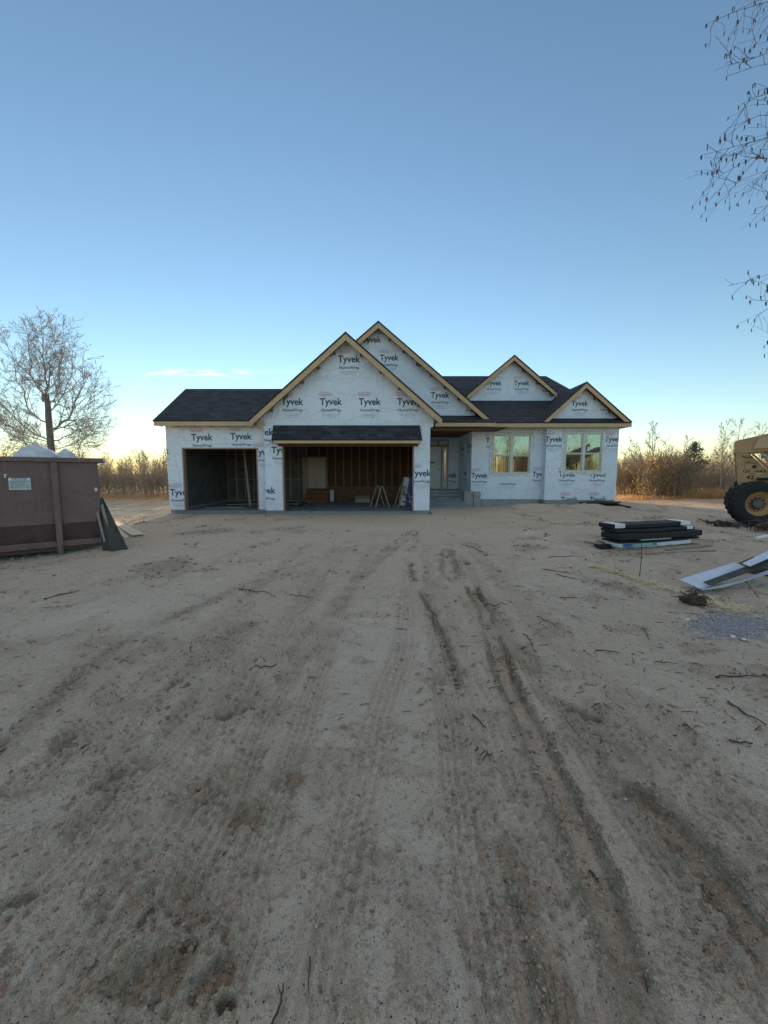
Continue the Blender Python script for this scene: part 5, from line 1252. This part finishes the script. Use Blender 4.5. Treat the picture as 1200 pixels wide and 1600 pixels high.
# sticks one can tell apart: (pixels) start, end, bend, thickness, label
STK = [((722,851),(761,866),.012,'short dark stick lying near the faint tyre track before the porch'),
 ((860,872),(915,869),.010,'straight thin stick left of the straw, farthest back'),
 ((848,891),(893,896),.013,'dark twig lying left of the bundle stack, above another twig'),
 ((868,898),(902,906),.012,'slanted dark twig just below the other twig left of the straw'),
 ((757,943),(795,947),.009,'thin stick lying level beside the middle of the right tyre track'),
 ((873,934),(902,935),.010,'short black stick in the open sand left of the straw end'),
 ((840,964),(868,982),.008,'thin slanting twig right of the curved tyre track'),
 ((814,992),(838,1020),.008,'thin twig pointing down beside the crumbled rut'),
 ((1124,1068),(1195,1058),.010,'long thin bent stick at the right photo edge below the gravel'),
 ((1135,1104),(1199,1140),.012,'dark stick running off the right photo edge'),
 ((1138,1160),(1176,1168),.016,'short thick dark stick at the right side of the yard'),
 ((1070,1140),(1085,1158),.007,'small forked twig above the short thick stick'),
 ((376,920),(428,934),.012,'curved dark stick lying left of the smooth left tyre track'),
 ((70,940),(124,926),.013,'long bent stick in the sand before the dumpster'),
 ((452,931),(490,930),.010,'short dark stick across the smooth left tyre track'),
 ((388,1048),(432,1038),.010,'thin stick lying between the two left tyre tracks'),
 ((298,1020),(302,1038),.006,'thin upright twig in the sand left of the middle'),
 ((740,1118),(757,1140),.010,'short black twig on the inner rut of crumbled sand'),
 ((752,1190),(772,1180),.008,'short twig between the two crumbled ruts'),
 ((920,1355),(935,1372),.012,'short black stick beside the end of the brown rut'),
 ((1005,1520),(1014,1543),.009,'small dark splinter low on the right'),
 ((482,1490),(488,1548),.007,'thin root fibre lying low in the middle of the yard'),
 ((424,1598),(442,1532),.010,'dark twig by the cracked hollow at the bottom edge'),
 ((1186,905),(1175,930),.008,'thin wire like twig hanging from the metal sheets'),
 ((1020,1040),(1060,1044),.008,'thin grey stick below the gravel, left of the long bent one'),
 ((930,1020),(968,1026),.010,'dark stick in the middle right of the yard'),
 ((1000,985),(1016,1004),.007,'thin twig left of the blue gravel')]
for k, (p, q, r, lab) in enumerate(STK):
    rg = random.Random(100+k); a, b = gp(*p, .01), gp(*q, .012); c = a.copy(); n = 7; pts = []
    if 'upright' in lab: b = a + Vector((.01, .0, .10))
    side = Vector((-(b-a).y, (b-a).x, 0))
    for i in range(n+1):
        f = i/n; w = a.lerp(b, f) + side*(.10*math.sin(f*3.0+k)*rg.uniform(.5,1.2)); 
        if 'upright' not in lab: w.z = gz(w.x, w.y) + .008 + .012*rg.random()
        pts.append(w - c)
    r *= .62 if a.y > 2.2 else .42
    mb = MB(); mb.tube(pts, [r*(1-.5*i/n)*rg.uniform(.8,1.15) for i in range(n+1)], 6)
    if rg.random() < .7 and 'upright' not in lab:
        i = rg.randint(2, 5); mb.tube([pts[i], pts[i]+ (pts[-1]-pts[0])*.18 + side*.18*rg.choice((-1,1)) + Vector((0,0,.01))], [r*.6, r*.25], 5)
    tag(mb.build('stick', M['twig'], loc=c), lab, 'stick', 'sticks lying in the yard')
# many tiny splinters and rootlets nobody would count
rg = random.Random(77); mb = MB()
for i in range(620):
    v = 850 + 330*rg.random()**1.3; u = rg.uniform(620, 1230) if rg.random() < .8 else rg.uniform(0, 620)
    g = G(u, v); 
    a = rg.uniform(-.6, .9) if rg.random() < .7 else rg.uniform(0, 3.14); L_ = (.008 + .055*rg.random()**3)*min(1, g.y/3.5); z = gz(g.x, g.y) if False else 0
    mb.tube([(g.x-math.cos(a)*L_, g.y-math.sin(a)*L_, 0), (g.x+math.sin(a)*L_*.1, g.y, rg.uniform(0,.004)), (g.x+math.cos(a)*L_, g.y+math.sin(a)*L_, 0)], [.0028, .003, .0012], 3, False)
vv = np.array(mb.v); zz = ground_fields(vv[:,0], vv[:,1])[0]; mb.v = [(a, b, c+z+.006) for (a, b, c), z in zip(mb.v, zz)]
tag(mb.build('splinters', M['twig']), kind='stuff')
# ---------------------------------------------------------------- trees and brush
def rnd_dir(rg, d, ang):
    ax = Vector((rg.gauss(0,1), rg.gauss(0,1), rg.gauss(0,1))); ax = (ax - d*ax.dot(d)).normalized()
    return (d*math.cos(ang) + ax*math.sin(ang)).normalized()
def grow(mb, rg, p, d, L, r, depth, cfg):
    seg = max(2, int(cfg['seg'][depth])); pts = [p.copy()]; rad = [r]; dd = d.copy()
    for i in range(seg):
        dd = (dd + Vector((rg.gauss(0,1), rg.gauss(0,1), rg.gauss(0,1)))*cfg['wander'][depth] + Vector((0,0,cfg['up'][depth]))).normalized()
        pts.append(pts[-1] + dd*(L/seg)); rad.append(max(r*(1-(i+1)/seg*cfg['taper'][depth]), cfg['rmin']))
    mb.tube(pts, rad, cfg['sides'][depth], False)
    if depth + 1 >= len(cfg['seg']): 
        if cfg.get('bud'):
            for i in range(1, len(pts)):
                if rg.random() < .6: b = pts[i]; s = cfg['bud']; mb.add([b+Vector((-s,0,0)), b+Vector((s,0,0)), b+Vector((0,s,s)), b+Vector((0,-s,s*1.6))], [(0,1,2),(0,1,3),(1,2,3),(0,2,3)])
        return
    n = cfg['n'][depth]; n = rg.randint(int(n*.8), int(n*1.2)+1)
    lo = cfg['start'][depth]
    for k in range(n):
        f = lo + (1-lo)*(k + rg.random())/n; f = min(f, .99); i = int(f*seg); q = pts[i].lerp(pts[i+1], f*seg - i)
        ang = R(rg.gauss(cfg['ang'][depth], 9)); cd = rnd_dir(rg, (pts[i+1]-pts[i]).normalized(), ang)
        cl = L*cfg['len'][depth]*rg.uniform(.65,1.15)*(1 - cfg['shrink'][depth]*(f-lo)/(1-lo+1e-6)); cr = max(min(rad[i]*.62, r*cfg['rk'][depth]), cfg['rmin'])
        grow(mb, rg, q, cd, cl, cr, depth+1, cfg)
def make_tree(name, at, seed, H, r, cfg, m, label, cat, group=None, twigname='crown', proto_m2=None):
    rg = random.Random(seed); tr = MB(); cr = MB(); p = Vector((0,0,-.1)); d = Vector((0,0,1))
    seg = 9; pts = [p.copy()]; rad = [r*1.15]; dd = d.copy()
    for i in range(seg):
        dd = (dd + Vector((rg.gauss(0,1), rg.gauss(0,1), 0))*cfg.get('tw', .04) + Vector((0,0,.06))).normalized(); pts.append(pts[-1]+dd*H/seg); rad.append(max(r*(1-(i+1)/seg*.88), cfg['rmin']))
    tr.tube(pts, rad, 8 if r > .08 else 6, True)
    n = cfg['limbs']; lo = cfg['first']
    for k in range(n):
        f = lo + (1-lo)*(k+rg.random()*.8)/n; f = min(f, .98); i = int(f*seg); q = pts[i].lerp(pts[i+1], f*seg-i)
        cd = rnd_dir(rg, Vector((0,0,1)), R(rg.gauss(cfg['limb_ang'], 10)))
        cl = H*cfg['limb_len']*rg.uniform(.75,1.15)*(1 - cfg['limb_shrink']*((f-lo)/(1-lo))**cfg.get('lp',1)); grow(cr, rg, q, cd, cl, max(rad[i]*cfg['limb_r'], cfg['rmin']), 0, cfg)
    t = empty(name, at, label, cat, group)
    tr.build('trunk', m, t, smooth=True); cr.build(twigname, proto_m2 or m, t)
    return t
def copy_tree(o, loc, rz, s, label=None, group=None):
    c = o.copy(); COL.objects.link(c); c.location = loc; c.rotation_euler = (0,0,rz); c.scale = (s,)*3 if not isinstance(s, tuple) else s
    if label: c['label'] = label
    if group: c['group'] = group
    for ch_ in list(o.children): k = ch_.copy(); COL.objects.link(k); k.parent = c
    return c
# the big bare tree behind the dumpster: broken leader, long rising limbs
cfgB = dict(seg=(7,5,3,2), wander=(.08,.10,.13,.15), up=(.10,.07,.06,.05), taper=(.8,.8,.8,.7), rmin=.007, sides=(6,4,3,3), n=(11,6,4), start=(.18,.15,.2), ang=(42,40,42), len=(.42,.46,.52), shrink=(.45,.4,.3), rk=(.5,.5,.6), bud=.012)
bt = P(80, 700, 25); zb = gz(bt.x, 25)
rg = random.Random(41)
T = empty('bare_tree', (bt.x, 25, zb), 'large bare spreading tree with a broken top rising behind the dumpster', 'tree')
tr = MB(); tp_ = P(81, 616, 25); tr.tube([(0,0,-.3),(0.02,0,2),(0.0,0,3.6),(0,0,5.0),(.02,0,tp_.z-zb-.9),(.0,0,tp_.z-zb)], [.26,.21,.19,.175,.16,.13], 12); tr.build('trunk', M['bark_trunk'], T, smooth=True)
cr = MB()
LIMBS = [ # start height, end pixel, bow, radius
 (4.6,(0,515),.9,.075),(5.9,(33,498),.8,.09),(6.3,(66,492),.35,.09),(5.4,(105,505),.5,.085),(4.2,(140,545),.9,.10),(5.2,(122,530),.6,.06),(3.5,(-45,570),.6,.075),(3.3,(-30,640),.2,.05),
 (3.5,(160,625),.5,.05),(4.0,(163,585),.5,.05),(3.0,(165,660),.3,.04),(3.1,(-10,665),.2,.04),(6.6,(85,506),.1,.07),(2.9,(-40,620),.5,.05),(5.8,(48,535),.5,.05),(2.6,(150,690),.1,.035),(2.8,(20,690),.1,.035)]
for i, (z0, (u, v), bow, r) in enumerate(LIMBS):
    Yt = 25 + rg.uniform(-3, 3); e = P(u, v, Yt) - Vector((bt.x, 25, zb)); s = Vector((0,0,z0)); e = s + (e-s)*.84; r = r*.75; pts = []; rad = []
    n = 9
    for k in range(n+1):
        f = k/n; q = s.lerp(e, f); side = Vector((e.x, e.y, 0)); q += Vector((side.x, side.y, 0))*(.22*bow*math.sin(f*math.pi)) + Vector((0,0,-bow*.9*math.sin(f*math.pi)*(1-.3*f)))
        q += Vector((rg.gauss(0,.10), rg.gauss(0,.10), rg.gauss(0,.08)))*(0 if k in (0,) else 1); pts.append(q); rad.append(max(r*(1-.85*f), .012))
    cr.tube(pts, rad, 6, False)
    for k in range(1, n):
        for _ in range(3 if k % 2 else 2):
            q = pts[k].lerp(pts[k+1], rg.random()); cd = rnd_dir(rg, (pts[k+1]-pts[k]).normalized(), R(rg.gauss(45, 14)))
            grow(cr, rg, q, cd, rg.uniform(1.1, 2.3)*(1.15-.45*k/n), max(rad[k]*.5, .014), 1, cfgB)
    grow(cr, rg, pts[-1], (pts[-1]-pts[-2]).normalized(), 1.0, .014, 1, cfgB)
cr.build('crown', M['bark'], T)
# saplings
cfgS = dict(seg=(5,3,2), wander=(.08,.12,.15), up=(.09,.08,.05), taper=(.8,.8,.8), rmin=.006, sides=(4,3,3), n=(7,4), start=(.2,.2), ang=(38,40), len=(.42,.5), shrink=(.4,.3), rk=(.5,.6), limbs=22, first=.28, limb_ang=48, limb_len=.26, limb_shrink=.65, limb_r=.45)
sap = []
SAPS = [(978, 26.5, 4.0, .035, 'thin bare sapling closest to the right wall of the house'), (1017, 24.0, 4.7, .045, 'tall pale bare sapling standing out above the golden brush'),
        (1040, 27.0, 3.9, .035, 'slender bare sapling behind the golden brush, left of the bushy one'), (1063, 26, 4.0, .04, 'short bushy bare sapling above the golden brush'),
        (1128, 24.5, 4.5, .05, 'forked bare tree left of the forklift'), (1154, 27, 5.2, .05, 'tall bare tree rising just behind the forklift housing'), (1113, 29, 3.7, .03, 'thin bare sapling between the pine and the forked tree'),
        (996, 29, 3.9, .03, 'low faint bare sapling between the house corner and the tall pale sapling'), (1190, 26, 5.0, .04, 'bare tree hidden mostly behind the forklift boom')]
for i, (u, Y, H, r, lab) in enumerate(SAPS):
    p = P(u, 740, Y); p.z = gz(p.x, Y)
    if i in (4, 5): c_ = dict(cfgS, limbs=14, first=.25, limb_ang=32, limb_len=.36)
    elif i == 0: c_ = dict(cfgS, limbs=16, limb_len=.2)
    else: c_ = cfgS
    sap.append(make_tree('bare_sapling', p, 200+i, H, r, c_, M['bark_tan'] if i in (1,) else M['brush_brown'], lab, 'sapling', 'bare saplings right of the house'))
for i, (u, Y, s, lab) in enumerate(((226, 27, .62, 'bare sapling with a rounded top in the left brush, nearest the garage'), (186, 29, .60, 'bare sapling midway between dumpster and garage'), (160, 31, .55, 'bare sapling just right of the dumpster rim'), (206, 31, .62, 'thin bare sapling left of the round topped one by the garage'))):
    p = P(u, 740, Y); copy_tree(sap[(4, 2, 3, 5)[i]], (p.x, Y, gz(p.x, Y)), i*1.7, s, lab, 'bare saplings left of the house')
# small dark pine right of the golden brush
pz0 = P(1083, 740, 29); zt = P(1083, 698, 29).z
pine = empty('pine_tree', (pz0.x, 29, gz(pz0.x, 29)), 'small dark pine standing right of the golden brush', 'tree')
Hp = zt - gz(pz0.x, 29) + .2; MB().tube([(0,0,-.1),(0,0,Hp)], [.09,.02], 7).build('trunk', M['bark'], pine)
nb_ = MB(); br_ = MB(); rg = random.Random(8)
for k in range(120):
    f = (k+rg.random())/120; z = .5 + (Hp-.5)*f; L_ = (1.75*(1-f)**.75 + .12)*rg.uniform(.7,1.1); a = rg.uniform(0, 6.28); d = Vector((math.cos(a), math.sin(a), rg.uniform(-.1,.35)))
    br_.tube([(0,0,z), Vector((0,0,z))+d*L_], [.02,.006], 3, False)
    for j_ in range(26):
        q = Vector((0,0,z)) + d*L_*rg.uniform(.25,1) + Vector((rg.gauss(0,.10), rg.gauss(0,.10), rg.gauss(0,.07))); nd = Vector((rg.gauss(0,1), rg.gauss(0,1), rg.gauss(.5,1))).normalized()*.13; sd = nd.cross(Vector((rg.gauss(0,1),rg.gauss(0,1),rg.gauss(0,1)))).normalized()*.03
        nb_.add([q, q+nd*.5+sd, q+nd, q+nd*.5-sd], [(0,1,2,3)])
br_.build('branches', M['bark'], pine); nb_.build('needles', M['needles'], pine)
# dense brush thickets, merged: far off, reads as one mass
def shrub_np(seed, H, stems, leafy):
    rg = random.Random(seed); mb = MB(); cfg = dict(seg=(5,3,2), wander=(.12,.16,.2), up=(.12,.10,.05), taper=(.8,.8,.7), rmin=.007, sides=(3,3,3), n=(7,4), start=(.25,.2), ang=(24,32), len=(.40,.5), shrink=(.35,.3), rk=(.5,.6))
    for k in range(stems):
        p = Vector((rg.gauss(0,.35), rg.gauss(0,.35), -.1)); grow(mb, rg, p, rnd_dir(rg, Vector((0,0,1)), R(rg.uniform(3, 24))), H*rg.uniform(.6,1.05), .022, 0, cfg)
    lf = MB()
    for k in range(leafy):
        z = H*rg.uniform(.12,.98); rr = H*.34*math.sin(min(1,z/H*1.15)*math.pi*.85+.25); a = rg.uniform(0,6.28); q = Vector((math.cos(a)*rr*rg.random()**.5, math.sin(a)*rr*rg.random()**.5, z)); nd = Vector((rg.gauss(0,1),rg.gauss(0,1),rg.gauss(0,1))).normalized()*rg.uniform(.03,.06); sd = nd.cross(Vector((.3,.5,.8))).normalized()*.022
        lf.add([q-nd, q+sd, q+nd, q-sd], [(0,1,2,3)])
    return (np.array(mb.v), np.array(mb.f, dtype=np.int64)), (np.array(lf.v) if leafy else np.zeros((0,3)), np.array(lf.f, dtype=np.int64) if leafy else np.zeros((0,4), np.int64))
def np_mesh(name, V, Fq, m, parent=None):
    me = bpy.data.meshes.new(name); me.vertices.add(len(V)); me.vertices.foreach_set('co', V.astype(np.float32).ravel()); me.loops.add(Fq.size); me.loops.foreach_set('vertex_index', Fq.astype(np.int32).ravel())
    me.polygons.add(len(Fq)); k = Fq.shape[1]; me.polygons.foreach_set('loop_start', np.arange(0, Fq.size, k, dtype=np.int32)); me.update(calc_edges=True); me.materials.append(m)
    o = bpy.data.objects.new(name, me); COL.objects.link(o); o.parent = parent; return o
PROT = [shrub_np(300+i, 2.6, 10, 300) for i in range(4)]
def thicket(name, spots, m, label=None, leafmat=None):
    VS, FS, LV, LF = [], [], [], []; n = 0; ln = 0; rs = np.random.RandomState(len(spots))
    for (x, y, s, dens) in spots:
        (v, f), (lv, lf) = PROT[rs.randint(4)]; a = rs.rand()*6.28; c, s_ = math.cos(a), math.sin(a); Rm = np.array([[c,-s_,0],[s_,c,0],[0,0,1]])*np.array([s*1.0, s*1.0, s]); z = gz(x, y)
        VS.append(v @ Rm.T*1.0 + np.array([x, y, z])); FS.append(f + n); n += len(v)
        if dens and len(lv): k = int(len(lf)*dens); LV.append(lv @ Rm.T + np.array([x,y,z])); LF.append(lf[:k] + ln); ln += len(lv)
    o = np_mesh(name, np.concatenate(VS), np.concatenate(FS), m); tag(o, kind='stuff')
    if LF: np_mesh('dry_leaves', np.concatenate(LV), np.concatenate(LF), leafmat or m, o)
    return o
rs = np.random.RandomState(5)
def band(u0, u1, Y0, Y1, n, s0, s1, dens):
    out_ = []
    for i in range(n):
        u = u0 + (u1-u0)*(i+rs.rand())/n; Y_ = Y0 + (Y1-Y0)*rs.rand(); p = P(u, 740, Y_); out_.append((p.x, Y_, rs.uniform(s0, s1), dens))
    return out_
thicket('left_thicket', band(60, 275, 24.5, 30, 54, .48, .72, .1) + band(-60, 275, 31, 40, 40, .72, 1.02, .05), M['brush_brown'], leafmat=M['brush_gold'])
thicket('golden_brush', band(1008, 1078, 23, 26, 28, .74, 1.08, 1.0) + band(968, 1010, 25, 28, 14, .6, .85, .5), M['bark_tan'], leafmat=M['brush_gold'])
thicket('right_thicket', band(960, 1215, 28, 36, 64, .75, 1.08, .12) + band(1070, 1215, 25.5, 29, 18, .55, .8, .3), M['brush_brown'], leafmat=M['brush_gold'])
thicket('back_thicket', band(250, 660, 36, 48, 40, .9, 1.3, .1) + band(275, 400, 27, 32, 22, .6, .9, .2), M['brush_brown'])  # hidden nearer band added to block a streak of low sun
rsb = np.random.RandomState(9); thicket('rear_thicket', [(rsb.uniform(2, 46), rsb.uniform(-34, -24), rsb.uniform(1.3, 2.0), .6) for _ in range(60)], M['brush_brown'], leafmat=M['brush_gold'])
# dry grass along the right edge of the clearing
rg = random.Random(55); mb = MB()
for (u0, u1, Y0, Y1, n, hh) in ((1070, 1150, 22.5, 25.5, 4200, .55), (968, 1075, 22, 24.5, 1500, .3), (150, 270, 21.5, 25, 1800, .28)):
    for i in range(n):
        p = P(rg.uniform(u0, u1), 740, rg.uniform(Y0, Y1)); z = 0.0; h_ = hh*rg.uniform(.5,1.2); a = rg.uniform(0,6.28); lean = Vector((rg.gauss(0,.12), rg.gauss(0,.12), 1))*h_; s_ = Vector((math.cos(a), math.sin(a), 0))*.007
        mb.add([Vector((p.x,p.y,0))-s_, Vector((p.x,p.y,0))+s_, Vector((p.x,p.y,0))+lean], [(0,1,2)])
vv = np.array(mb.v); zz = ground_fields(vv[:,0], vv[:,1], False)[0]; mb.v = [(a, b, c+z-.02) for (a, b, c), z in zip(mb.v, zz)]
tag(mb.build('dry_grass', M['grass_dry']), kind='stuff')
# distant woods: ragged dark wall of thin trunks and crowns
rsd = np.random.RandomState(3); spots = []
for i in range(150):
    a = -1.25 + 2.5*(i+rsd.rand())/150; d_ = rsd.uniform(75, 120); spots.append((d_*math.sin(a), d_*math.cos(a), rsd.uniform(1.6, 2.4), .8))
thicket('distant_woods', spots, M['brush_brown'], leafmat=M['brush_brown'])
# trees behind the photographer that the windows mirror
for i, (x, y, s) in enumerate(((14,-14,1.5),(18,-20,1.8),(23,-16,1.4),(10,-22,1.7),(28,-20,1.9),(20,-26,2.0),(6,-24,1.6))):
    copy_tree(sap[i % 6], (x, y, gz(x, y)), i*1.3, s, 'tall bare tree mirrored in the house windows', 'trees mirrored in the windows')
# birch at the right whose drooping catkin branches hang into view
bx_, by_ = 7.4, 4.6
birch = empty('birch_tree', (bx_, by_, gz(bx_, by_)), 'birch with drooping bare branches and hanging catkins at the upper right', 'tree')
tz = gz(bx_, by_); O = Vector((bx_, by_, tz))
tk = MB(); tk.tube([(0,0,-.2),(.05,0,2.5),(0,.1,5),(-.1,.1,7.5),(-.1,0,10)], [.20,.17,.13,.09,.03], 12); tk.build('trunk', M['bark_tan'], birch, smooth=True)
br = MB(); ct = MB(); rg = random.Random(61)
def catkin(q):
    L_ = rg.uniform(.03, .05); ct.tube([q, q+Vector((rg.gauss(0,.003),0,-L_*.5)), q+Vector((rg.gauss(0,.005),0,-L_))], [.0038,.0048,.0028], 5)
def twig_run(pts, r0, depth):
    n = len(pts)-1; br.tube(pts, [max(r0*(1-.8*i/n), .0014) for i in range(n+1)], 4, False)
    for i in range(1, n+1):
        d = (pts[i]-pts[i-1]).normalized()
        if depth < 2:
            for _ in range(2 if depth == 0 else 1):
                if rg.random() < (.92 if depth == 0 else .66):
                    cd = rnd_dir(rg, d, R(rg.uniform(22, 55))); L_ = rg.uniform(.18,.50) if depth == 0 else rg.uniform(.08,.24); q = pts[i-1].lerp(pts[i], rg.random()); pp = [q]; m_ = 5
                    for k in range(m_): cd = (cd + Vector((rg.gauss(0,.12), rg.gauss(0,.12), rg.gauss(-.05,.12)))).normalized(); pp.append(pp[-1]+cd*L_/m_)
                    twig_run(pp, r0*.45, depth+1)
        if rg.random() < .22: q = pts[i]; ct.add([q+Vector((-.0025,0,-.002)), q+Vector((.0025,0,-.002)), q+Vector((0,.0025,.004)), q+Vector((0,-.0025,.004))], [(0,1,2),(0,1,3),(1,2,3),(0,2,3)])
    if rg.random() < .62:
        catkin(pts[-1]); 
        if rg.random() < .4: catkin(pts[-1]+Vector((.012,.0,0)))
for (zs, (u, v), Yt, r) in ((6.9,(1075,38),4.2,.014),(7.2,(1110,22),4.6,.012),(6.3,(1112,102),4.1,.013),(6.1,(1108,118),4.4,.013),(5.9,(1126,165),4.0,.012),(5.6,(1110,200),4.2,.013),(5.3,(1067,243),4.3,.014),
                     (5.1,(1100,272),4.1,.013),(4.9,(1108,290),4.5,.012),(4.6,(1152,326),4.2,.012),(3.9,(1138,440),4.2,.011),(3.3,(1168,472),4.4,.009),(3.1,(1178,540),4.3,.009),(6.6,(1150,70),4.9,.012),(5.4,(1150,215),4.9,.012),(4.8,(1170,262),4.7,.010)):
    e = P(u+28, v, Yt) - O; s = Vector((-.05,.05,zs-tz)); pts = []; n = 12
    for k in range(n+1):
        f = k/n; q = s.lerp(e, f) + Vector((0,0,.30*math.sin(f*math.pi)**1.0*(1-.2*f))); 
        if 0 < k < n: q += Vector((rg.gauss(0,.02), rg.gauss(0,.03), rg.gauss(0,.02)))
        pts.append(q)
    h_ = n//2 - 1
    br.tube(pts[:h_+1], [r*(1.6-.6*i/h_) for i in range(h_+1)], 5, False); twig_run(pts[h_:], r*.55, 0)
br.build('branches', M['birch_twig'], birch); ct.build('catkins', M['catkin'], birch)
